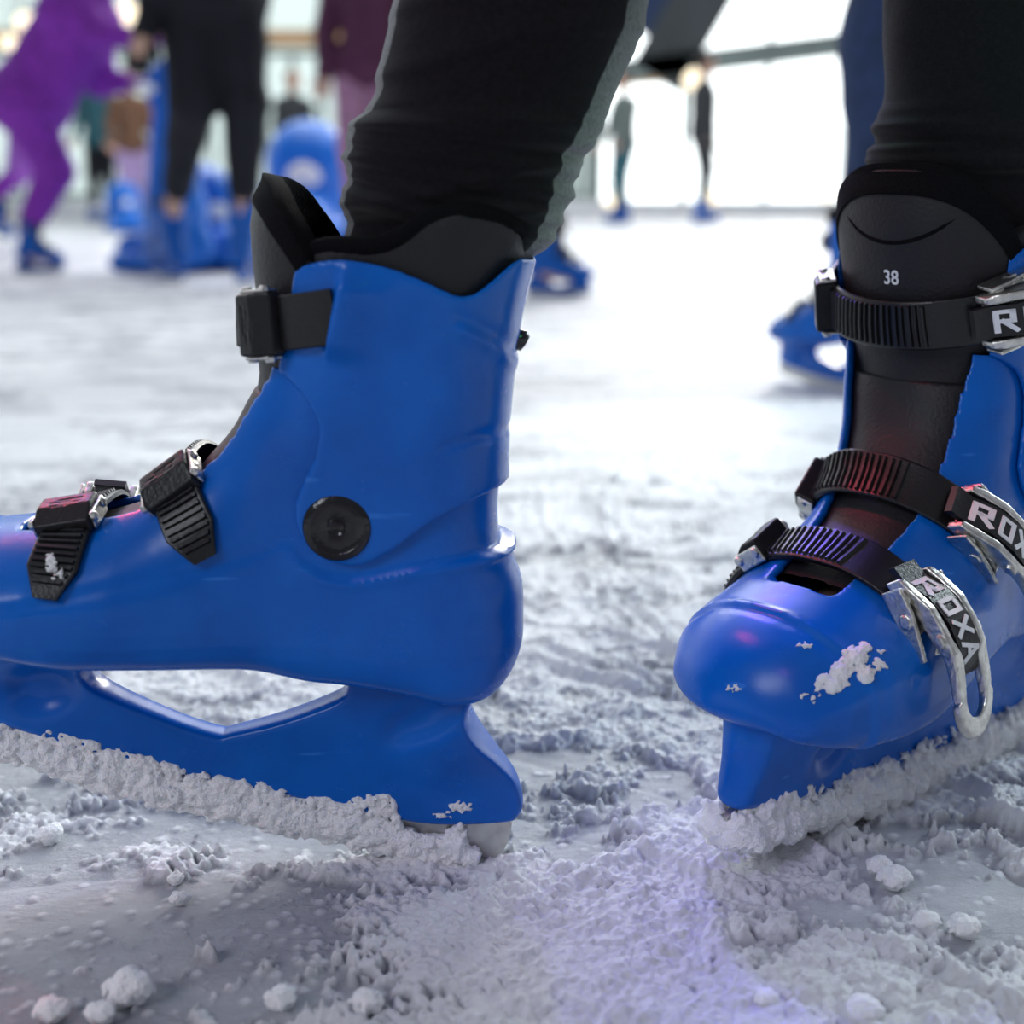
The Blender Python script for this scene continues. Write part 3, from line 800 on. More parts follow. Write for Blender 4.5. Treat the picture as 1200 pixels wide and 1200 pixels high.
# ------------------------------------------------------------------ PART 2: ice
def axis_lines(segs):
    out = [segs[0][0]]
    for a, b, h0, h1 in segs:
        x = a
        while x < b:
            t = (x-a)/(b-a); x += h0*(h1/h0)**t; out.append(min(x, b))
    return np.unique(np.array(out))
xp = axis_lines([(0, .30, .0011, .0013), (.30, .55, .0013, .004), (.55, 1.6, .004, .06), (1.6, 30, .06, 3)])
xs = np.concatenate([-xp[:0:-1]*1.0, xp]); 
ys = np.concatenate([[-8, -3, -1, -.2, .1, .3, .38, .43], axis_lines([(.45, .85, .0010, .0012), (.85, 1.3, .0012, .003), (1.3, 2.5, .003, .012), (2.5, 8, .012, .2), (8, 18.6, .2, 1.5)])])
GX, GY = np.meshgrid(xs, ys, indexing='ij')
def ice_height(X, Y):
    near = 1-sstep(.9, 2.6, Y); near *= 1-sstep(.45, 1.0, np.abs(X))
    wx, wy = X+.02*vnoise2(X*14, Y*14, 5), Y+.02*vnoise2(X*14+9, Y*14, 6)
    m = fbm2(wx*9, wy*16, 4, 11)+.45*fbm2(wx*38, wy*60, 3, 21)
    # snowier towards the right and the middle distance, bare ice patches in front
    bias = .05+.08*sstep(.0, .25, X)-.09*np.exp(-((X+.02)/.16)**2-((Y-.545)/.055)**2)-.10*np.exp(-((X+.2)/.08)**2-((Y-.54)/.04)**2)-.12*np.exp(-((X-.075)/.04)**2-((Y-.56)/.03)**2)
    bias += .35*np.exp(-((X+.05)/.22)**2-((Y-.612)/.018)**2)+.22*np.exp(-((Y-.475)/.018)**2)+.12*sstep(.75, .95, Y)
    h = np.zeros_like(X); banks = np.zeros_like(X)
    for cx, cy, R, w, dp, bk, a in [(1.6, 1.25, 1.50, .0035, .0016, .006, 1), (1.7, 1.45, 1.66, .003, .001, .004, 1), (-1.0, -.6, 1.62, .003, .0012, .004, 1), (.9, 2.1, 1.62, .004, .0016, .005, 1), (-.5, 2.6, 2.02, .003, .001, .003, 1), (1.2, .1, .93, .0035, .0015, .006, 1), (-.9, -.35, 1.55, .004, .002, .006, 1), (-.9, -.35, 1.63, .003, .002, .005, 1), (-1.5, -.6, 2.16, .003, .0018, .005, 1), (-2, 3, 3.0, .004, .001, .003, 1), (.3, -1.5, 2.28, .004, .001, .004, 1), (2.6, 2.2, 2.9, .0035, .0012, .004, 1), (1.9, .7, 1.58, .003, .0015, .006, 1), (2.1, 1.0, 1.86, .003, .0012, .005, 1), (-1.2, 2.0, 1.86, .003, .0012, .004, 1), (3, 4, 4.2, .004, .001, .003, 1), (-3, 5, 5.3, .005, .001, .003, 1)]:
        d = np.sqrt((X-cx)**2+(Y-cy)**2)-R
        d = d+.003*vnoise2(X*20, Y*20, 7)
        h -= dp*np.exp(-(d/w)**2); banks += bk*np.exp(-((d-w*2.6)/(w*1.5))**2)*(.5+.7*vnoise2(X*35, Y*35, 17))
    mask = sstep(.02, .20, m+bias+banks*30+.16*vnoise2(X*210, Y*210, 71)+.16*vnoise2(X*430, Y*430, 72))
    g = grains(wx, wy, .014, 3, .35)*.40+grains(X+.002*vnoise2(X*200, Y*200, 1), Y+.002*vnoise2(X*200, Y*200, 2), .0065, 5, .7)*.55+grains(X, Y, .0036, 9, .8)*.55
    big = np.maximum(0, fbm2(X*22+3, Y*26, 3, 40)+.02)*.010
    fluff = mask*(.0012+g*(.75+.3*vnoise2(X*60, Y*60, 3))+big*.7+np.maximum(banks, 0)*1.0)+mask*(.0009*vnoise2(X*640, Y*640, 91)+.0010*np.abs(vnoise2(X*330, Y*330, 92))+.4*grains(X, Y, .0024, 93, .8))*(1-.8*sstep(.72, .95, Y))
    sp = grains(X, Y, .005, 77, .22)*.35*(1-mask)
    h = h+fluff+sp+.0006*fbm2(X*40, Y*40, 3, 60)
    snow = np.clip(mask*.85+sstep(.0004, .0012, sp)*.5, 0, 1)
    return h*near, snow
HZ, SN = ice_height(GX, GY)
nx_, ny_ = len(xs), len(ys)
V = np.stack([GX, GY, HZ-.0012*1], 2).reshape(-1, 3)
ii = (np.arange(nx_-1)[:, None]*ny_+np.arange(ny_-1)[None, :]).ravel()
Q = np.stack([ii, ii+ny_, ii+ny_+1, ii+1], 1)
def ice_material():
    m = bpy.data.materials.new('rink_ice'); m.use_nodes = True; N = m.node_tree.nodes; Lk = m.node_tree.links; b = N['Principled BSDF']
    at_ = N.new('ShaderNodeAttribute'); at_.attribute_name = 'snow'
    tc = N.new('ShaderNodeTexCoord')
    n1 = N.new('ShaderNodeTexNoise'); n1.inputs['Scale'].default_value = 3.2; n1.inputs['Detail'].default_value = 8; n1.inputs['Roughness'].default_value = .7
    mp = N.new('ShaderNodeMapping'); mp.inputs['Scale'].default_value = (.7, 1.5, 1); Lk.new(tc.outputs['Object'], mp.inputs[0]); Lk.new(mp.outputs[0], n1.inputs['Vector'])
    r1 = N.new('ShaderNodeValToRGB'); r1.color_ramp.elements[0].position = .38; r1.color_ramp.elements[1].position = .60
    Lk.new(n1.outputs['Fac'], r1.inputs[0])
    mul = N.new('ShaderNodeMath'); mul.operation = 'MULTIPLY_ADD'; mul.inputs[1].default_value = .50; mul.use_clamp = True
    Lk.new(r1.outputs[0], mul.inputs[0]); Lk.new(at_.outputs['Fac'], mul.inputs[2])
    mx = N.new('ShaderNodeMixRGB'); mx.inputs[1].default_value = (.34, .355, .40, 1); mx.inputs[2].default_value = (.88, .89, .92, 1)
    Lk.new(mul.outputs[0], mx.inputs[0]); Lk.new(mx.outputs[0], b.inputs['Base Color'])
    mr = N.new('ShaderNodeMapRange'); mr.inputs[3].default_value = .22; mr.inputs[4].default_value = .60
    Lk.new(mul.outputs[0], mr.inputs[0]); Lk.new(mr.outputs[0], b.inputs['Roughness'])
    n2 = N.new('ShaderNodeTexNoise'); n2.inputs['Scale'].default_value = 480; n2.inputs['Detail'].default_value = 6; n2.inputs['Roughness'].default_value = .8; Lk.new(tc.outputs['Object'], n2.inputs['Vector'])
    n3 = N.new('ShaderNodeTexNoise'); n3.inputs['Scale'].default_value = 45; n3.inputs['Detail'].default_value = 6; n3.inputs['Roughness'].default_value = .7; Lk.new(mp.outputs[0], n3.inputs['Vector'])
    b1 = N.new('ShaderNodeBump'); b1.inputs['Strength'].default_value = .8; b1.inputs['Distance'].default_value = .0022; Lk.new(n2.outputs['Fac'], b1.inputs['Height'])
    b2 = N.new('ShaderNodeBump'); b2.inputs['Strength'].default_value = .35; b2.inputs['Distance'].default_value = .008; Lk.new(n3.outputs['Fac'], b2.inputs['Height']); Lk.new(b1.outputs[0], b2.inputs['Normal'])
    Lk.new(b2.outputs[0], b.inputs['Normal'])
    b.inputs['Specular IOR Level'].default_value = .45
    b.inputs['Subsurface Weight'].default_value = .0; b.inputs['Subsurface Radius'].default_value = (.004, .005, .006); b.inputs['Subsurface Scale'].default_value = 1
    return m
M['ice'] = ice_material()
fl = meshobj('floor', V, Q, M['ice']); tag(fl, 'snow-dusted ice of the skating rink with blade tracks', 'floor', kind='structure')
a = fl.data.attributes.new('snow', 'FLOAT', 'POINT'); a.data.foreach_set('value', SN.astype(np.float32).ravel())
# snowballs lying on the ice
def lump(u, v, r, seed, label):
    g = ground(u, v); R = random.Random(seed); S = []
    for i in range(14):
        q = r*R.uniform(.35, .75); a = R.uniform(0, 2*PI); d = r*R.uniform(0, .55)
        S.append((math.cos(a)*d*1.25, math.sin(a)*d, q*.6+R.uniform(0, r*.45), q))
    for i in range(40):
        a = R.uniform(0, 2*PI); e = R.uniform(0, 1.3); S.append((math.cos(a)*math.cos(e)*r*1.15, math.sin(a)*math.cos(e)*r*.95, r*.5+math.sin(e)*r*.7, r*R.uniform(.08, .2)))
    A = np.array(S); lo = A[:, :3].min(0)-r-.003; hi = A[:, :3].max(0)+r+.003
    V, Q = blob_field(lo, hi, max(.0007, r*.07), S, k=.0015, noise=.0006, nsc=500, seed=seed)
    gz = float(ice_height(np.array([[g[0]]]), np.array([[g[1]]]))[0][0, 0])
    o = meshobj('snow_clump', V, Q, M['snow']); o.location = (g[0], g[1], max(gz*.5-.001, 0)); tag(o, label, 'snow clump', 'snow clumps on the ice'); return o
for i, (u, v, r, lb) in enumerate([(152, 1172, .0085, 'large rounded snow clump at the bottom left of the ice'), (62, 1192, .006, 'small snow clump just left of the large rounded one at bottom left'), (118, 1196, .005, 'low snow clump in front of the large rounded one at bottom left'),
        (212, 1058, .0038, 'small upright snow pellet standing alone below the near skate blade'), (206, 1034, .003, 'tiny snow pellet right behind the small upright one'), (1048, 1038, .0068, 'white snow clump on the ridge in front of the skate pointing at camera'),
        (1030, 1022, .0055, 'snow clump leaning behind the one on the ridge by the front skate'), (1130, 1096, .0060, 'flat snow clump near the right edge, in front of the ridge'), (1085, 1088, .005, 'snow clump left of the flat one near the right edge'),
        (1012, 1192, .0058, 'snow clump at the bottom edge, right of centre'), (898, 1176, .0042, 'small snow clump at the bottom edge below the front skate'), (330, 1178, .0055, 'low snow clump right of the large rounded one at bottom left'),
        (430, 1186, .006, 'broad snow clump at the bottom edge below the near blade'), (60, 985, .0055, 'snow clump under the raised front of the near blade')]):
    lump(u, v, r, 50+i, lb)
# ------------------------------------------------------------------ figures
def capsules(segs, h, k=.03, ns=0):
    A = np.array([list(a)+list(b)+[ra, rb] for a, b, ra, rb in segs], float)
    R = A[:, 6:].max()+.03
    lo = np.minimum(A[:, :3], A[:, 3:6]).min(0)-R; hi = np.maximum(A[:, :3], A[:, 3:6]).max(0)+R
    x, y, z, o = grid(lo, hi, h); x = x.astype(np.float32); y = y.astype(np.float32); z = z.astype(np.float32)
    shp = (x.shape[0], y.shape[1], z.shape[2]); F = np.full(shp, 1., np.float32)
    for s_ in A:
        a, b, ra, rb = s_[:3], s_[3:6], s_[6], s_[7]; m = max(ra, rb)+k+.02
        l = np.maximum(((np.minimum(a, b)-m-lo)/h).astype(int), 0); u_ = ((np.maximum(a, b)+m-lo)/h).astype(int)+2
        X, Y, Z = x[l[0]:u_[0]], y[:, l[1]:u_[1]], z[:, :, l[2]:u_[2]]
        e = b-a; t = np.clip(((X-a[0])*e[0]+(Y-a[1])*e[1]+(Z-a[2])*e[2])/(e@e+1e-9), 0, 1)
        d = np.sqrt((X-a[0]-t*e[0])**2+(Y-a[1]-t*e[1])**2+(Z-a[2]-t*e[2])**2)-(ra+(rb-ra)*t)
        Fs = F[l[0]:u_[0], l[1]:u_[1], l[2]:u_[2]]; kk = min(k, 1.2*min(ra, rb)+.002); hh = np.maximum(kk-np.abs(Fs-d), 0)/kk
        F[l[0]:u_[0], l[1]:u_[1], l[2]:u_[2]] = np.minimum(Fs, d)-hh*hh*kk*.25
    if ns:
        I, J, K = np.nonzero(np.abs(F) < .05); F[I, J, K] += (ns*vnoise(I*h*9., J*h*9., K*h*16.)).astype(np.float32)
    return surfnet(F, o, h)
v3 = lambda *a: np.array(a, float)
def figure(label, Jt, sc, cloth, h=.016, legs_clothes=True, skirt=None, extra_h=0, hair_len=0, group=None):
    """Jt joints in world metres: pelvis, chest, head, fwd, side and per side shoulder, elbow, wrist, hip, knee, ankle"""
    fw, sd = Jt['fwd'], Jt['side']; up = Jt['head']-Jt['chest']; up /= np.linalg.norm(up); hd = Jt['head']
    base = v3(Jt['pelvis'][0], Jt['pelvis'][1], 0)
    root = empty('person', tuple(base), label, 'person', group)
    r = lambda q: q*sc
    B = [(Jt['pelvis'], Jt['chest'], r(.105), r(.125)), (Jt['pelvis']+sd*r(.05), Jt['pelvis']-sd*r(.05), r(.115), r(.115)), (Jt['chest']+sd*r(.08), Jt['chest']-sd*r(.08), r(.105), r(.105)),
         (Jt['chest']+up*r(.08), hd-up*r(.04), r(.055), r(.05)), (hd, hd+up*r(.05), r(.085), r(.09)), (hd+fw*r(.02), hd+fw*r(.045)-up*r(.05), r(.07), r(.045)),
         (hd+fw*r(.092)+up*r(.02), hd+fw*r(.108)-up*r(.012), r(.008), r(.015)), (hd+fw*r(.09)-up*r(.045)+sd*r(.018), hd+fw*r(.09)-up*r(.045)-sd*r(.018), r(.010), r(.010))]
    for s_ in (1, -1): B.append((hd+sd*s_*r(.086)+up*r(.02), hd+sd*s_*r(.090)-up*r(.02), r(.016), r(.012)))
    T = [(Jt['pelvis']+sd*r(.06), Jt['pelvis']-sd*r(.06), r(.125), r(.125)), (Jt['pelvis'], Jt['pelvis']+up*r(.10), r(.125), r(.12))]
    K = [(Jt['pelvis']+up*r(.06), Jt['chest'], r(.145), r(.15)), (Jt['pelvis']+sd*r(.05), Jt['pelvis']-sd*r(.05), r(.145), r(.145)), (Jt['chest']+sd*r(.09), Jt['chest']-sd*r(.09), r(.125), r(.125)), (Jt['chest'], Jt['chest']+up*r(.13), r(.11), r(.07))]
    G = []
    for s_ in ('l', 'r'):
        S_, E_, W_, H_, N_, A_ = [Jt[q+s_] for q in ('sh', 'el', 'wr', 'hip', 'kn', 'an')]
        B += [(S_, E_, r(.052), r(.040)), (E_, W_, r(.040), r(.026)), (H_, N_, r(Jt.get('thigh', .085)), r(Jt.get('knee', .052))), (N_, N_*.35+A_*.65, r(Jt.get('knee', .052)), r(Jt.get('shin', .040))), (N_*.35+A_*.65, A_, r(Jt.get('shin', .040)), r(.030)), (A_, A_+Jt.get('toe'+s_, fw)*r(.02)-v3(0, 0, r(Jt.get('drop', .10))), r(.034), r(.028)), (A_+Jt.get('toe'+s_, fw)*r(.02)-v3(0, 0, r(Jt.get('drop', .10))), A_+Jt.get('toe'+s_, fw)*r(.12)-v3(0, 0, r(Jt.get('drop', .10)+.02)), r(.026), r(.018))]
        d = W_-E_; d = d/np.linalg.norm(d); n = np.cross(d, fw if abs(d@fw) < .9 else v3(0, 0, 1)); n /= np.linalg.norm(n); pn = np.cross(n, d)
        Hd = [(W_, W_+d*r(.07)+n*r(.012), r(.024), r(.026)), (W_, W_+d*r(.07)-n*r(.014), r(.024), r(.024))]
        for q, (o_, l_) in enumerate(((.030, .062), (.011, .072), (-.009, .067), (-.028, .052))):
            a_ = W_+d*r(.075)+n*r(o_); b_ = a_+d*r(l_*.55)+pn*r(.010); c_ = b_+d*r(l_*.35)+pn*r(.024); Hd += [(a_, b_, r(.0105), r(.0095)), (b_, c_, r(.0095), r(.0080))]
        a_ = W_+d*r(.02)+n*r(.026); b_ = a_+d*r(.035)+n*r(.028)+pn*r(.008); Hd += [(a_, b_, r(.013), r(.011)), (b_, b_+d*r(.026)+n*r(.004)+pn*r(.008), r(.011), r(.009))]
        G.append(Hd); B += Hd[:2]
        T += [(H_, N_, r(.108), r(.078)), (N_, A_+(N_-A_)*.27, r(.078), r(.055))]
        K += [(S_, E_, r(.070), r(.058)), (E_, W_, r(.058), r(.042))]
    def put(nm, VQ, m, par=root): return meshobj(nm, VQ[0]-base, VQ[1], m, par)
    body = put('body', capsules(B, h), M['skin'])
    for Hd in G: put(cloth.get('hand', 'glove'), capsules(Hd, min(h, r(.006)), .006), cloth['glove'])
    if legs_clothes: put('trousers', capsules(T, h, ns=.006), cloth['trousers'])
    put('jacket', capsules(K, h, ns=.007), cloth['jacket'])
    ha = [(hd+up*r(.045)-fw*r(.012), hd+up*r(.02)-fw*r(.03), r(.100), r(.092))]
    if hair_len: ha.append((hd-fw*r(.05), hd-fw*r(.06)-up*r(hair_len), r(.07), r(.04)))
    put('hair' if 'hat' not in cloth else 'hat', capsules(ha, min(h, .012)), cloth.get('hat', cloth['hair']))
    for s_ in (1, -1): put('eye', capsules([(hd+fw*r(.078)+sd*s_*r(.031)+up*r(.012), hd+fw*r(.079)+sd*s_*r(.031)+up*r(.012), r(.011), r(.011))], r(.003), .001), M['eye'])
    return root
M['eye'] = mat('dark_eye', (.02, .015, .01), .2)
def pose_stand(pos, H_, yaw, stance=.10, lean=0.0, arms=(.15, .15), knees=.03, feet=None):
    """joints of somebody standing on the ice at pos; feet may give both ankle positions"""
    sc = H_/1.75; fw = v3(math.cos(yaw), math.sin(yaw), 0); sd = v3(-math.sin(yaw), math.cos(yaw), 0); p = v3(pos[0], pos[1], 0)
    J = {'fwd': fw, 'side': sd}
    pel = p+v3(0, 0, .96*sc)-fw*lean*.25*sc; J['pelvis'] = pel
    tr = fw*math.sin(lean)+v3(0, 0, math.cos(lean)); J['chest'] = pel+tr*.40*sc; J['head'] = J['chest']+tr*.20*sc+v3(0, 0, .10*sc)+fw*.02*sc
    for i, (q, s_) in enumerate((('l', 1), ('r', -1))):
        J['sh'+q] = J['chest']+tr*.06*sc+sd*s_*.17*sc
        J['el'+q] = J['sh'+q]+(fw*math.sin(arms[i]+lean*0)-v3(0, 0, 1)*math.cos(arms[i])+sd*s_*.2)*.28*sc
        J['wr'+q] = J['el'+q]+(fw*math.sin(arms[i]*1.8+.25)-v3(0, 0, 1)*math.cos(arms[i]*1.8+.25))*.25*sc
        J['hip'+q] = pel+sd*s_*.09*sc-v3(0, 0, .03*sc)
        an = (feet[i] if feet is not None else p+sd*s_*stance*sc)+v3(0, 0, .16*sc)*(feet is None); J['an'+q] = an
        J['kn'+q] = (J['hip'+q]*.5+an*.5)+fw*knees*sc*2
    return J, sc
SKATE_PARTS = ('boot_shell', 'ankle_cuff', 'liner', 'tongue', 'blade_holder', 'blade', 'strap', 'buckle_catch')
def worn_skate(pos, yaw, sc, label, pitch=0.0, lod=True):
    R = Matrix.Rotation(yaw-PI, 4, 'Z') @ Matrix.Rotation(-TILT+pitch, 4, 'Y')
    e = empty('ice_skate', (0, 0, 0), label, 'ice skate')
    for ch in sk1.children:
        nm = ch.name.split('.')[0]
        if nm in SKATE_PARTS:
            c = ch.copy(); COL.objects.link(c); c.parent = e
            if 'label' in c: del c['label']
    e.matrix_world = Matrix.Translation(tuple(pos)) @ R @ Matrix.Scale(sc, 4)
    return e
def skate_ankle(pos, yaw, sc):  # centre of the boot opening above the heel
    return v3(pos[0]+math.cos(yaw)*.085*sc, pos[1]+math.sin(yaw)*.085*sc, pos[2]+.24*sc)
cl = lambda name, c, **k: mat(name, c, .85, noise=.2, nscale=30, bump=.3, bscale=120, **k)
C_ = {'purple': cl('purple_snowsuit', (.24, .030, .42)), 'black': cl('black_trousers', (.003, .004, .010)), 'navy': cl('navy_denim', (.012, .03, .09)), 'maroon': cl('maroon_coat', (.085, .02, .055)), 'pink': cl('dusty_pink_trousers', (.42, .22, .33)),
      'brownhair': cl('brown_hair', (.10, .05, .022)), 'darkhair': cl('dark_hair', (.02, .014, .012)), 'grey': cl('grey_green_coat', (.12, .15, .14)), 'teal': cl('teal_coat', (.03, .12, .15)), 'lilac': cl('lilac_trousers', (.45, .33, .58)), 'charcoal': cl('charcoal_cloth', (.03, .035, .04)), 'brown': cl('brown_coat', (.16, .08, .045)), 'darkblue': cl('dark_blue_coat', (.02, .04, .10))}
def dress(j, t, hair, glove, **k):
    d = {'jacket': C_[j], 'trousers': C_[t], 'hair': C_[hair], 'glove': C_[glove] if glove in C_ else M['skin']}; d.update(k)
    if glove == 'skin': d['hand'] = 'hand'
    return d
# --- the skater wearing the two near skates
def edges_leg(rows, Yc, depth_ratio, folds, stripe, name, parent, mats, up_to, ztop):
    """rows: (v, u_left, u_right) of the trouser leg; lofted as ellipses; folds are lines (u0,v0,u1,v1,amp,width_px)"""
    rows = sorted(rows, key=lambda q: -q[0]); vs = np.array([q[0] for q in rows], float); ul = np.array([q[1] for q in rows], float); ur = np.array([q[2] for q in rows], float)
    vv = np.linspace(vs[0], vs[-1], 260); L_ = np.interp(-vv, -vs, ul); R_ = np.interp(-vv, -vs, ur)
    n = 220; th = np.linspace(0, 2*PI, n, endpoint=False); V = []
    for i, v in enumerate(vv):
        a = at(L_[i], v, Yc); b = at(R_[i], v, Yc); c = (a+b)/2; hw = (b[0]-a[0])/2; dp = max(hw, .045)*depth_ratio
        cx = np.cos(th); sy = np.sin(th); U = (L_[i]+R_[i])/2+(R_[i]-L_[i])/2*cx
        dr = np.zeros(n)
        for (u0, v0, u1, v1, am, wd) in folds:
            vl = v0+(v1-v0)*(U-u0)/(u1-u0)+5*np.sin((U-u0)/(u1-u0)*3)
            t = (v-vl)/(wd*1.5); dr += 1.35* am*np.where(t > 0, np.exp(-t*t*1.5), np.exp(-t*t*.35))
        dr += .0005*vnoise2(th*3+v*.01, np.full(n, v*.02), 4)
        V.append(np.stack([c[0]+(hw+dr*np.sign(hw))*cx, c[1]+(dp+dr)*sy, np.full(n, c[2])], 1))
    V = np.array(V); last = V[-1]; cen = last.mean(0); zz = np.linspace(cen[2], ztop, 22)[1:]
    ex = []
    for k, z in enumerate(zz):
        t = (z-cen[2])/(ztop-cen[2]); kz = up_to[1][2]; hp = np.array([up_to[0][0], up_to[0][1], ztop])
        c = cen+(up_to[1]-cen)*(z-cen[2])/(kz-cen[2]) if z < kz else up_to[1]+(hp-up_to[1])*(z-kz)/(ztop-kz); sc_ = 1+.75*min(1, t*2.5)
        ex.append(np.stack([c[0]+(last[:, 0]-cen[0])*sc_, c[1]+(last[:, 1]-cen[1])*sc_, np.full(n, z)], 1))
    m0 = len(V); V = np.concatenate([V, np.array(ex)]); m = len(V); V = V.reshape(-1, 3)
    F = []; fm = []
    for i in range(m-1):
        for k in range(n):
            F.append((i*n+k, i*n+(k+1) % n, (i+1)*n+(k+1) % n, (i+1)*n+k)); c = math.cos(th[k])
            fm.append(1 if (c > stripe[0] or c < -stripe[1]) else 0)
    F.append(tuple(range(n-1, -1, -1))); F.append(tuple((m-1)*n+k for k in range(n))); fm += [0, 0]
    return V, F, fm
me_label = 'person in black stretch trousers wearing the two large blue skates, seen from the knees down'
hipL, hipR = v3(.17, .73, .90), v3(.31, .80, .90)
J = {'fwd': v3(-.85, -.52, 0), 'side': v3(.52, -.85, 0)}; J['fwd'] /= np.linalg.norm(J['fwd']); J['side'] /= np.linalg.norm(J['side'])
anR = at(458, 520, Y0); anL = O2+(XB*.095+ZB*.178)*1.071-np.cross(ZB, XB)*.018
J['pelvis'] = v3(.27, .80, .96); J['chest'] = v3(.22, .77, 1.36); J['head'] = v3(.20, .76, 1.64)
kR = at(690, -260, Y0+.04); kL = at(1164, -200, .765)
for q, sg, an, kn in (('l', 1, anL, kL), ('r', -1, anR, kR)):
    J['sh'+q] = J['chest']+J['side']*sg*.17+v3(0, 0, .06); J['el'+q] = J['sh'+q]+J['side']*sg*.12+v3(0, 0, -.26); J['wr'+q] = J['el'+q]+J['fwd']*.12+v3(0, 0, -.22)
    J['hip'+q] = J['pelvis']+J['side']*sg*.09; J['kn'+q] = kn; J['an'+q] = an
J['toer'] = XA; J['toel'] = XB; J['drop'] = .068; J['shin'] = .029; J['thigh'] = .060; J['knee'] = .038
C_['coatgrey'] = cl('dark_grey_coat', (.05, .05, .06))
me_ = figure(me_label, J, 1.0, dress('coatgrey', 'black', 'brownhair', 'skin'), h=.011, legs_clothes=False)
base = np.array(me_.location)
rowsR = [(400, 410, 585), (345, 404, 598), (308, 402, 612), (298, 402, 628), (285, 402, 638), (262, 410, 648), (230, 413, 662), (200, 417, 672), (185, 412, 677), (165, 415, 690), (150, 416, 700), (142, 424, 704), (132, 438, 712), (100, 443, 724), (60, 450, 745), (30, 457, 753), (0, 463, 761), (-60, 478, 780), (-140, 500, 812)]
foldsR = [(430, 144, 690, 172, .0028, 7), (425, 165, 680, 205, .0022, 6), (425, 186, 670, 230, .0024, 6), (425, 203, 660, 262, .0026, 6), (500, 250, 655, 240, .0016, 5), (430, 225, 660, 282, .0022, 6), (425, 240, 560, 215, .0014, 5), (450, 92, 560, 70, .0012, 7), (460, 20, 560, 0, .0008, 8), (560, 140, 700, 150, .0015, 6), (520, 262, 650, 292, .0022, 6)]
V, F, fm = edges_leg(rowsR, Y0+.004, .92, foldsR, (.80, .915), '', None, None, (J['hipr'], kR), .93)
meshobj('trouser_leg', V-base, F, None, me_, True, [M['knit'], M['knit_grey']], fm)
YL = .765
rowsL = [(400, 1050, 1250), (330, 1040, 1262), (250, 1036, 1262), (205, 1030, 1262), (188, 1026, 1266), (176, 1028, 1266), (168, 1036, 1264), (158, 1034, 1266), (148, 1030, 1268), (138, 1034, 1268), (120, 1040, 1270), (90, 1041, 1274), (50, 1039, 1278), (0, 1039, 1284), (-60, 1036, 1292), (-140, 1032, 1300)]
foldsL = [(1035, 152, 1250, 168, .0022, 6), (1035, 172, 1250, 150, .0022, 6), (1035, 188, 1250, 196, .0024, 6), (1040, 130, 1180, 112, .001, 6), (1100, 200, 1250, 180, .002, 6)]
V, F, fm = edges_leg(rowsL, YL, .95, foldsL, (.9, 2), '', None, None, (J['hipl'], kL), .93)
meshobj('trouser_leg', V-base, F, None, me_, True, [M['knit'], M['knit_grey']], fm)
sg = capsules([(J['hipl'], J['hipr'], .135, .135), (J['pelvis'], J['pelvis']+v3(0, 0, .08), .13, .12)], .012)
meshobj('trouser_seat', sg[0]-base, sg[1], M['knit'], me_)
# --- people further back; positions read from where their skates meet the ice
def G(u, v): return ground(u, v)
def pz(g, u, v):  # point above the ice at the distance of ground point g
    return at(u, v, g[1])
# child in purple leaning forward
gA = G(47, 319); yA = rad(-8)
wA = worn_skate(gA-v3(.10, 0, 0), yA, .72, 'small blue skate on the ice under the person in purple')
aA = skate_ankle(gA-v3(.10, 0, 0), yA, .72)
gA2 = G(2, 284); gA2b = gA2+v3(-.12, 0, .10)
worn_skate(gA2b, yA, .72, 'lifted blue skate at the left edge behind the purple trouser leg', pitch=rad(-25))
sA = .74
JA = {'fwd': v3(math.cos(yA), math.sin(yA), 0), 'side': v3(-math.sin(yA), math.cos(yA), 0), 'pelvis': pz(gA, 34, 118), 'chest': pz(gA, 92, 22), 'head': pz(gA, 142, -52)}
for q, sg_, an, kn, eu, ev, wu, wv in (('r', -1, aA, pz(gA, 64, 200), 128, 40, 168, 48), ('l', 1, skate_ankle(gA2b, yA, .72), pz(gA2, 22, 200), 100, 92, 138, 95)):
    JA['sh'+q] = JA['chest']+JA['side']*sg_*.12+v3(.04, 0, .02); JA['el'+q] = pz(gA, eu, ev)+JA['side']*sg_*.12; JA['wr'+q] = pz(gA, wu, wv)+JA['side']*sg_*.08
    JA['hip'+q] = JA['pelvis']+JA['side']*sg_*.07; JA['kn'+q] = kn; JA['an'+q] = an
figure('person in a purple snowsuit bending forward at the left edge, arms reaching out', JA, 1.02, dress('purple', 'purple', 'brownhair', 'purple'), h=.012)
# person in black trousers
gB = G(276, 336); gB2 = G(207, 330); yB = rad(95)
worn_skate(gB+v3(.01, -.02, 0), rad(80), 1.0, 'blue skate on the right foot of the person in black trousers')
worn_skate(gB2+v3(.03, -.02, 0), rad(125), 1.0, 'blue skate on the bent leg of the person in black trousers')
JB = {'fwd': v3(math.cos(yB), math.sin(yB), 0), 'side': v3(math.sin(yB), -math.cos(yB), 0)}
JB['pelvis'] = pz(gB, 248, -6); JB['chest'] = pz(gB, 246, -120); JB['head'] = pz(gB, 244, -205)
JB['hipr'] = pz(gB, 222, 12); JB['hipl'] = pz(gB, 276, 8); JB['knr'] = pz(gB, 232, 122)+v3(0, -.08, 0); JB['knl'] = pz(gB, 289, 120)+v3(0, -.03, 0)
JB['anr'] = skate_ankle(gB2+v3(.03, -.02, 0), rad(125), 1.0); JB['anl'] = skate_ankle(gB+v3(.01, -.02, 0), rad(80), 1.0)
JB['shr'] = pz(gB, 205, -112); JB['shl'] = pz(gB, 292, -112); JB['elr'] = pz(gB, 186, -30); JB['wrr'] = pz(gB, 180, 44)+v3(0, -.12, 0); JB['ell'] = pz(gB, 312, -40); JB['wrl'] = pz(gB, 300, -10)+v3(0, -.2, 0)
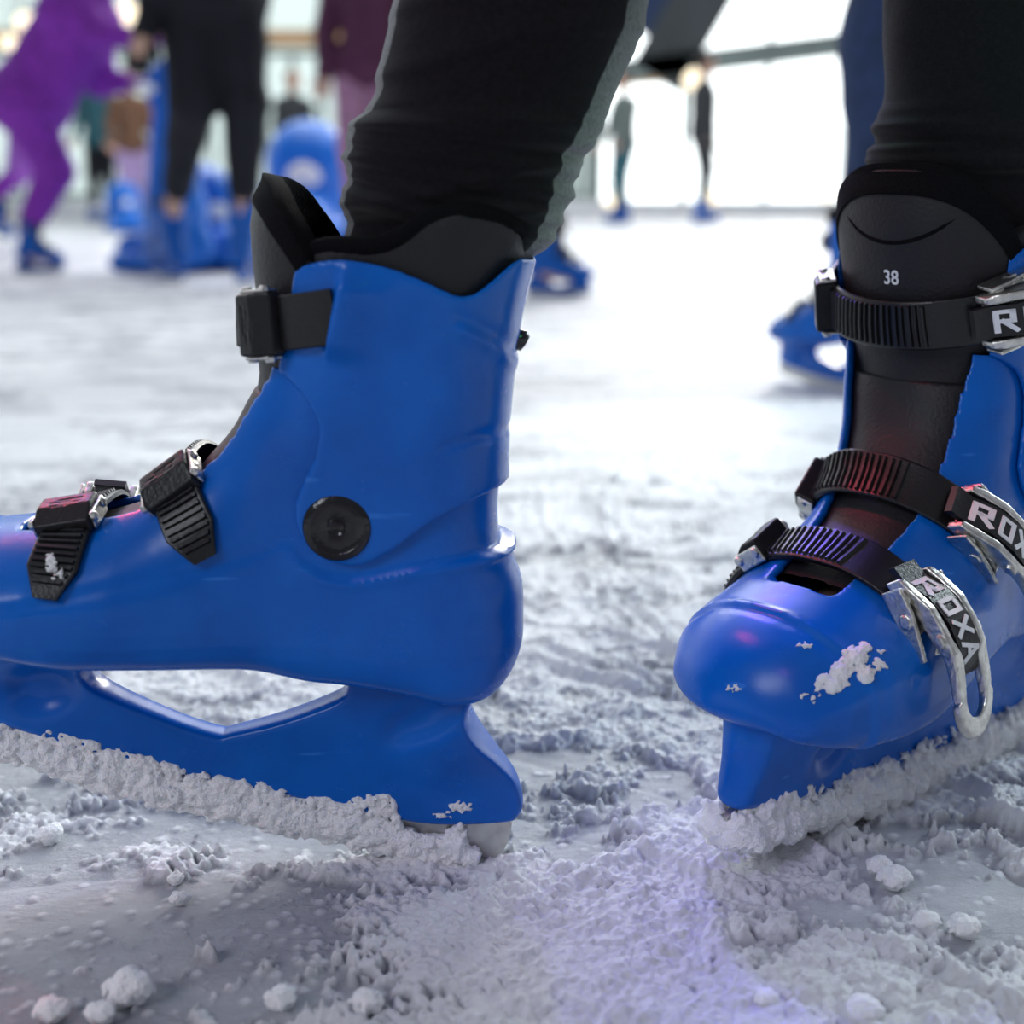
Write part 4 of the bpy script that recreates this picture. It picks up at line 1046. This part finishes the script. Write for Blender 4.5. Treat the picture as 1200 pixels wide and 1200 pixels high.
figure('person in black trousers standing beside the tall blue skating aid, seen from the waist down', JB, 1.0, dress('black', 'black', 'darkhair', 'black'), h=.012)
def stander(label, u, v, Ht, yaw, dr, skate_label=None, lean=0, arms=(.2, .2), stance=.1, hair=0, knees=.03, h=.016, sk=True):
    g = G(u, v); sc = Ht/1.75; sd = v3(-math.sin(yaw), math.cos(yaw), 0); fw = v3(math.cos(yaw), math.sin(yaw), 0); feet = []
    for i, s_ in enumerate((1, -1)):
        p0 = g+sd*s_*stance*sc-fw*.085*sc
        if sk: worn_skate(p0, yaw, sc, (skate_label+(', its left one in view' if sd[0]*s_ < 0 else ', its right one in view')) if skate_label else None)
        feet.append(skate_ankle(p0, yaw, sc)-v3(0, 0, .04*sc))
    Jn, sc = pose_stand(g, Ht, yaw, lean=lean, arms=arms, knees=knees, feet=feet)
    return figure(label, Jn, sc, dr, h=h, hair_len=hair)
stander('far dark-haired person in teal and black between the purple arm and leg', 124, 261, 1.62, rad(-100), dress('teal', 'black', 'darkhair', 'skin'), 'blue skate of the far teal-coated person', hair=.1)
stander('far brown-haired child in lilac trousers left of the tall blue skating aid', 160, 268, 1.35, rad(-70), dress('brown', 'lilac', 'brownhair', 'skin'), 'blue skate of the far child in lilac trousers', hair=.18)
stander('far brown-haired person in a dark coat in front of the pale window', 347, 262, 1.50, rad(-60), dress('charcoal', 'lilac', 'brownhair', 'skin'), 'blue skate of the far dark-coated person by the pale window', lean=.1, hair=.12)
stander('person in a maroon coat and dusty pink trousers behind the black trouser leg', 440, 300, 1.72, rad(-95), dress('maroon', 'pink', 'darkhair', 'skin'), 'blue skate of the person in dusty pink trousers', arms=(.05, .05), h=.013)
stander('far person in a grey coat right of the near trouser leg', 729, 262, 1.50, rad(-150), dress('grey', 'teal', 'darkhair', 'skin'), 'blue skate of the far grey-coated person', stance=.05)
stander('far person in dark clothes standing sideways before the bright windows', 820, 262, 1.66, rad(-20), dress('charcoal', 'charcoal', 'darkhair', 'charcoal'), 'blue skate of the far person before the bright windows', stance=.03, arms=(.02, .02))
# person whose skate shows between the two near legs
gE = G(648, 345); yE = rad(-38)
worn_skate(gE-v3(.09, 0, 0), yE, .86, 'blurred blue skate just right of the near boot, toe to the right')
gE2 = gE+v3(-.34, .30, 0); worn_skate(gE2-v3(.09, 0, 0), yE, .86, 'blue skate behind the near boot, worn by the person hidden by the black leg')
JE, sE = pose_stand(gE+v3(-.16, .05, 0), 1.72, yE, feet=[skate_ankle(gE2-v3(.09, 0, 0), yE, .86)-v3(0, 0, .03), skate_ankle(gE-v3(.09, 0, 0), yE, .86)-v3(0, 0, .03)])
figure('person almost hidden behind the near black trouser leg', JE, sE, dress('darkblue', 'navy', 'darkhair', 'charcoal'), h=.013)
# person in jeans behind the right skate
gF = G(1060, 469); yF = rad(120)
hF = gF
worn_skate(hF, yF, 1.0, 'blurred blue skate close behind the skate pointing at the camera')
hF2 = hF+v3(.34, .22, 0); worn_skate(hF2, rad(100), 1.0, 'blue skate behind the right black trouser leg')
JF, sF = pose_stand(hF+v3(.14, .14, 0), 1.75, yF, feet=[skate_ankle(hF, yF, 1)-v3(0, 0, .03), skate_ankle(hF2, rad(100), 1)-v3(0, 0, .03)])
figure('person in dark blue trousers standing behind the right near leg', JF, sF, dress('maroon', 'navy', 'darkhair', 'charcoal'), h=.012)
# --- blue skating aids
M['aid'] = mat('bright_blue_plastic', (.001, .16, .68), .35, noise=.1, nscale=4)
M['aidwhite'] = mat('white_plastic', (.85, .87, .9), .4)
def skating_aid(g, yaw, sc, tall, label):
    base = v3(g[0], g[1], 0); fw = v3(math.cos(yaw), math.sin(yaw), 0); sd = v3(-math.sin(yaw), math.cos(yaw), 0)
    root = empty('skating_aid', tuple(base), label, 'skating aid', 'blue plastic skating aids')
    Hh = tall
    seg = [(v3(0, 0, .12)*sc, v3(0, 0, .30)*sc-fw*.02, .13*sc, .15*sc), (v3(0, 0, .13)*sc-fw*.12*sc, v3(0, 0, .10)*sc+fw*.25*sc, .10*sc, .09*sc),
           (v3(0, 0, .30)*sc, v3(0, 0, Hh-.12)-fw*.06*sc, .14*sc, .105*sc), (v3(0, 0, Hh-.12)-fw*.06*sc, v3(0, 0, Hh-.14)+fw*.02*sc, .11*sc, .095*sc)]
    seg += [(v3(0, 0, .06)*sc+sd*.12*sc-fw*.1*sc, v3(0, 0, .05)*sc+sd*.13*sc+fw*.26*sc, .05*sc, .045*sc), (v3(0, 0, .06)*sc-sd*.12*sc-fw*.1*sc, v3(0, 0, .05)*sc-sd*.13*sc+fw*.26*sc, .05*sc, .045*sc)]
    b = capsules(seg, .013, .05); b[0][:, 2] = np.maximum(b[0][:, 2], .001); meshobj('moulded_body', *b, M['aid'], root)
    bel = capsules([(v3(0, 0, .26)*sc+fw*.085*sc, v3(0, 0, Hh*.62)+fw*.06*sc, .075*sc, .05*sc)], .010); meshobj('white_belly', *bel, M['aidwhite'], root)
    hb = capsules([(v3(0, 0, Hh-.16)-sd*.24*sc-fw*.02, v3(0, 0, Hh-.16)+sd*.24*sc-fw*.02, .017, .017)], .006, .004); meshobj('handlebar', *hb, M['aid'], root)
    for s_ in (1, -1):
        gr = capsules([(v3(0, 0, Hh-.16)+sd*s_*.17*sc-fw*.02, v3(0, 0, Hh-.16)+sd*s_*.25*sc-fw*.02, .021, .021)], .006, .004); meshobj('handle_grip', *gr, M['aidwhite'], root)
    return root
g = G(192, 326); skating_aid(g+v3(-.04, .38, 0), rad(160), .82, abs(at(192, 58, g[1]+.38)[2]), 'tall blue plastic skating aid held by the person in black trousers')
g = G(240, 316); skating_aid(g+v3(0, .10, 0), rad(-60), .95, abs(at(240, 190, g[1]+.1)[2]), 'low blue skating aid with a white front between the black trouser legs')
g = G(365, 292); skating_aid(g, rad(-90), 1.6, abs(at(365, 186, g[1])[2]), 'rounded blue skating aid showing above the tongue of the near skate')
g = G(147, 272); skating_aid(g, rad(-60), .9, .36, 'small far blue skating aid left of the tall one')
# ------------------------------------------------------------------ pavilion at the end of the rink
YB_ = 17.6
M['frame'] = mat('grey_green_metal', (.20, .25, .24), .5, .3, noise=.15, nscale=3)
M['darkmetal'] = mat('dark_grey_cladding', (.035, .045, .05), .6, noise=.2, nscale=2)
M['ply'] = mat('orange_brown_wood', (.62, .38, .19), .6, noise=.2, nscale=6)
M['board'] = mat('white_dasher_board', (.80, .83, .86), .4, noise=.05, nscale=2)
M['stucco'] = mat('pale_wall', (.72, .73, .70), .8, noise=.06, nscale=2)
def tent():
    m = bpy.data.materials.new('translucent_sheet'); m.use_nodes = True; N = m.node_tree.nodes; Lk = m.node_tree.links
    for n in list(N): N.remove(n)
    o = N.new('ShaderNodeOutputMaterial'); a = N.new('ShaderNodeBsdfTranslucent'); b = N.new('ShaderNodeBsdfDiffuse'); x = N.new('ShaderNodeMixShader')
    a.inputs[0].default_value = (.86, .92, .90, 1); b.inputs[0].default_value = (.8, .84, .83, 1); x.inputs[0].default_value = .35
    Lk.new(a.outputs[0], x.inputs[1]); Lk.new(b.outputs[0], x.inputs[2]); Lk.new(x.outputs[0], o.inputs[0]); return m
M['tent'] = tent()
def pbar(u0, v0, u1, v1, w, d, Y=YB_): 
    m = MB(); a, b = at(u0, v0, Y), at(u1, v1, Y); m.bar(a, b, d, w) if abs(b[0]-a[0]) > abs(b[2]-a[2]) else m.bar(a, b, d, w)
    return m
# dasher board right along the end of the ice
m = MB(); m.box((0, YB_-.25, .11), (40, .06, .22)); o = m.build('trim_1', M['board']); tag(o, 'low white kerb along the far end of the ice', 'kerb', kind='structure')
# left wing: pale wall with a wooden cornice and tall window openings
def wall_with_openings(name, x0, x1, z0, z1, Y, t, openings, mt):
    """wall made of piers and bands round the openings, one mesh"""
    m = MB(); xs_ = sorted(openings); x = x0
    for (a, b, c, d) in xs_:
        m.box(((x+a)/2, Y, (z0+z1)/2), (a-x, t, z1-z0))
        if c > z0: m.box(((a+b)/2, Y, (z0+c)/2), (b-a, t, c-z0))
        if d < z1: m.box(((a+b)/2, Y, (d+z1)/2), (b-a, t, z1-d))
        x = b
    m.box(((x+x1)/2, Y, (z0+z1)/2), (x1-x, t, z1-z0))
    o = m.build(name, mt); o['kind'] = 'structure'; return o
X_ = lambda u: at(u, 200, YB_)[0]; Z_ = lambda v: at(600, v, YB_)[2]
ops = []
for u0, u1 in ((-120, -60), (-45, 25), (40, 108), (122, 190), (204, 296), (312, 382), (396, 470), (484, 560), (574, 650), (664, 690)):
    ops.append((X_(u0), X_(u1), .25, Z_(60)))
w = wall_with_openings('wall_back', X_(-700), X_(700), 0, 5.2, YB_, .06, ops, M['tent']); tag(w, 'pale translucent sheet wall of the pavilion with tall windows', 'wall', kind='structure')
for i, (a, b, c, d) in enumerate(ops):
    f = empty('window_%d' % (i+1), ((a+b)/2, YB_, c)); tag(f, 'tall pale window in the back wall', 'window', kind='structure')
    m = MB(); W_ = b-a; Hh = d-c
    for xx in (-W_/2+.03, 0, W_/2-.03): m.box((xx, 0, Hh/2), (.05, .08, Hh))
    for zz in (.03, Hh*.62, Hh-.03): m.box((0, 0, zz), (W_, .07, .05))
    o = m.build('window_frame', M['frame'], f)
    m = MB(); m.box((0, .02, Hh/2), (W_, .006, Hh)); m.build('pane', M['tent'], f)
m = MB(); m.box((X_(100), YB_-.2, Z_(47)), (X_(700)-X_(-500), .2, .17)); o = m.build('trim_2', M['ply']); tag(o, 'orange-brown wooden cornice over the windows', 'cornice', kind='structure')
# right wing: open steel and glass front
M['glass'] = mat('clear_pane', (1, 1, 1), .02); 
g_ = M['glass'].node_tree; g_.nodes['Principled BSDF'].inputs['Transmission Weight'].default_value = 1; g_.nodes['Principled BSDF'].inputs['IOR'].default_value = 1.02
k = 0
for (u, wpx) in ((700, 10), (800, 6), (896, 4), (990, 9), (1045, 10), (1150, 8), (1260, 8), (1380, 8)):
    m = MB(); x = X_(u); m.box((x, YB_, 2.6), (wpx/91., .14, 5.2)); o = m.build('steel_post', M['frame']); tag(o, ['wide steel post at the left end of the glass front', 'thin steel post left of the glass front middle', 'thin mullion in the middle of the bright glass front', 'grey steel post at the right of the bright glass front', 'grey steel post just left of the right near leg', 'steel post behind the right near leg', 'steel post beyond the right picture edge', 'last steel post of the glass front'][k], 'post', 'posts of the glass front'); k += 1
def strut(name, u0, v0, u1, v1, wpx, d, mt, label, cat='beam', Y=YB_-.15):
    m = MB(); a, b = Vector(at(u0, v0, Y)), Vector(at(u1, v1, Y)); dd = b-a; ln = dd.length; an = math.atan2(dd.z, dd.x)
    m.box((a+b)/2, (ln, d, wpx/91.), Matrix.Rotation(-an, 3, 'Y')); o = m.build(name, mt); tag(o, label, cat); return o
strut('roof_beam', 700, 88, 1420, -2, 24, .3, M['frame'], 'long grey-green beam rising to the right over the bright glass front')
strut('roof_strut', 768, 92, 905, -150, 62, .3, M['darkmetal'], 'thick dark strut rising from the beam at the top centre')
strut('roof_strut', 742, 30, 800, -60, 50, .25, C_['darkblue'], 'dark blue panel beside the thick dark strut')
strut('roof_beam', 690, 92, 812, 84, 20, .25, M['ply'], 'short brown beam end under the thick dark strut')
strut('roof_strut', 1000, 40, 1060, 210, 12, .2, M['frame'], 'slim diagonal brace right of the glass front')
strut('roof_strut', 1075, 30, 990, 160, 10, .2, M['frame'], 'slim brace crossing the other one right of the glass front')
strut('base_rail', 690, 249, 1400, 249, 7, .2, M['frame'], 'grey rail along the foot of the glass front', 'rail')
m = MB(); p = at(1021, 165, 12.); m.box(p, (.35, .2, .55)); o = m.build('notice_board', mat('dark_red_board', (.25, .012, .02), .5)); tag(o, 'dark red board on a stand just left of the right near leg', 'board')
m = MB(); m.box((p[0], p[1]+.05, p[2]/2-.12), (.06, .06, p[2]-.3)); m.build('stand_pole', M['frame'], o)
m = MB(); m.box((p[0], p[1]+.05, .015), (.4, .3, .03)); m.build('stand_foot', M['frame'], o)
# globe lamps seen as warm round lights
M['lamp'] = mat('warm_lamp', (1, .86, .62), emit=1.6)
M['lampred'] = mat('red_lamp', (1, .06, .05), emit=1.2)
for u, v, r, lb, mt in ((31, 28, .13, 'warm globe lamp high at the far left', 'lamp'), (10, 50, .09, 'small warm lamp below the far left globe lamp', 'lamp'), (150, 20, .16, 'warm globe lamp above the purple arm', 'lamp'), (176, 3, .10, 'red lamp at the top left behind the black trousers', 'lampred'), (716, 237, .07, 'warm round lamp low beside the far grey-coated person', 'lamp'), (815, 95, .14, 'white round lamp under the beam over the far dark figure', 'lamp'), (836, 232, .07, 'warm round lamp low on the glass front right of the dark figure', 'lamp'), (968, 228, .07, 'warm round lamp low at the right end of the glass front', 'lamp'), (1000, 90, .10, 'round lamp on the steel post at the right', 'lamp')):
    p = at(u, v, YB_-.8); root = empty('globe_lamp', tuple(p), lb, 'lamp', 'round lamps along the pavilion')
    q = capsules([(v3(0, 0, 0), v3(0, 0, .001), r, r)], .02); meshobj('globe', *q, M[mt], root)
    m = MB(); m.tube([(0, 0, r*.9), (0, .25, r*.9+.12), (0, .46 if u == 815 else .76, r*.9+.12)], .02, 8); m.build('bracket', M['frame'], root)
# ------------------------------------------------------------------ light
w = bpy.data.worlds.new('bright_overcast'); SC.world = w; w.use_nodes = True; N = w.node_tree.nodes; Lk = w.node_tree.links; bg = N['Background']
tc = N.new('ShaderNodeTexCoord'); sx = N.new('ShaderNodeSeparateXYZ'); Lk.new(tc.outputs['Generated'], sx.inputs[0])
rp = N.new('ShaderNodeValToRGB'); mr = N.new('ShaderNodeMapRange'); mr.inputs[1].default_value = -1; mr.inputs[2].default_value = 1
Lk.new(sx.outputs[1], mr.inputs[0]); Lk.new(mr.outputs[0], rp.inputs[0])
e = rp.color_ramp.elements; e[0].position = .0; e[0].color = (.30, .31, .36, 1); e[1].position = 1; e[1].color = (4.6, 4.9, 4.9, 1)
for ps, c_ in ((.45, (.36, .38, .44)), (.70, (.85, .93, 1.05)), (.90, (2.9, 3.1, 3.2))):
    q = e.new(ps); q.color = (*c_, 1)
Lk.new(rp.outputs[0], bg.inputs[0]); bg.inputs[1].default_value = WS = .62
def light(kind, name, loc, tgt, energy, col, size=.1, ang=40, blend=.5):
    l = bpy.data.lights.new(name, kind); o = bpy.data.objects.new(name, l); COL.objects.link(o); o.location = loc
    o.rotation_euler = (Vector(tgt)-Vector(loc)).to_track_quat('-Z', 'Y').to_euler(); l.energy = energy; l.color = col
    if kind == 'SPOT': l.spot_size = rad(ang); l.spot_blend = blend; l.shadow_soft_size = size
    if kind == 'AREA': l.size = size
    if kind == 'SUN': l.angle = rad(size)
    return o
light('SUN', 'low_sun', (6, 20, 8), (0, 0, 0), 1.3, (1, .97, .92), 12)
light('AREA', 'rink_flood_lamp', (-2.6, -2.0, 2.6), (.1, .8, .1), 60, (.86, .90, 1), 1.6)
light('AREA', 'far_ice_fill', (0, 10, 5.5), (0, 10.5, 0), 440, (.95, .98, 1), 7)  # added area light, brightens the far ice and the skaters on it
light('AREA', 'back_rim_fill', (1.9, 2.3, 1.3), (.0, .65, .2), 42, (.80, .95, 1), .7)  # added area light for rim highlights on the cuffs and trousers
light('SPOT', 'violet_stage_lamp', (-.02, 1.62, 1.15), (.12, .62, .14), 80, (.12, .05, 1), .10, 8, .7)
light('SPOT', 'violet_stage_lamp', (-.9, 1.9, 1.5), (-.22, .625, .17), 26, (.35, .10, 1), .04, 9, .8)
light('SPOT', 'red_stage_lamp', (-.57, 1.13, 1.4), (.17, .69, .20), 75, (1, .05, .12), .10, 6, .8)
light('SPOT', 'violet_floor_lamp', (-.6, -.4, 1.6), (.07, .60, .0), 13, (.5, .2, 1), .05, 9, 1)
light('SPOT', 'pink_floor_lamp', (-2, -.4, 1.5), (-.25, .50, 0), 16, (1, .35, .5), .05, 9, 1)
light('SPOT', 'red_stage_lamp', (-1.6, 2.2, 1.6), (-.22, .60, .185), 55, (1, .03, .08), .04, 6.5, .6)
light('SPOT', 'green_tint_light', (.9, -.9, 1.4), (.035, .58, .355), 30, (.06, 1, .25), .05, 4.2, 1)  # added green spot tinting the trouser leg, stands in for likely lens flare
light('SPOT', 'green_tint_light', (.7, -.9, 1.0), (.26, .71, .41), 45, (.03, 1, .4), .05, 6, 1)  # second added green spot, same flare tint on the other trouser leg
# ------------------------------------------------------------------ camera
cam = bpy.data.cameras.new('camera'); co = bpy.data.objects.new('camera', cam); COL.objects.link(co)
co.location = (0, 0, H); co.rotation_euler = (PI/2-PITCH, 0, 0); cam.sensor_width = 36; cam.lens = FPX/1200*36; cam.clip_start = .01; cam.clip_end = 300
cam.dof.use_dof = True; cam.dof.focus_distance = .655; cam.dof.aperture_fstop = 5.2
SC.camera = co
vs_ = SC.view_settings; vs_.view_transform = 'Standard'; vs_.look = 'None'; vs_.gamma = 1; vs_.exposure = .06; vs_.use_curve_mapping = False
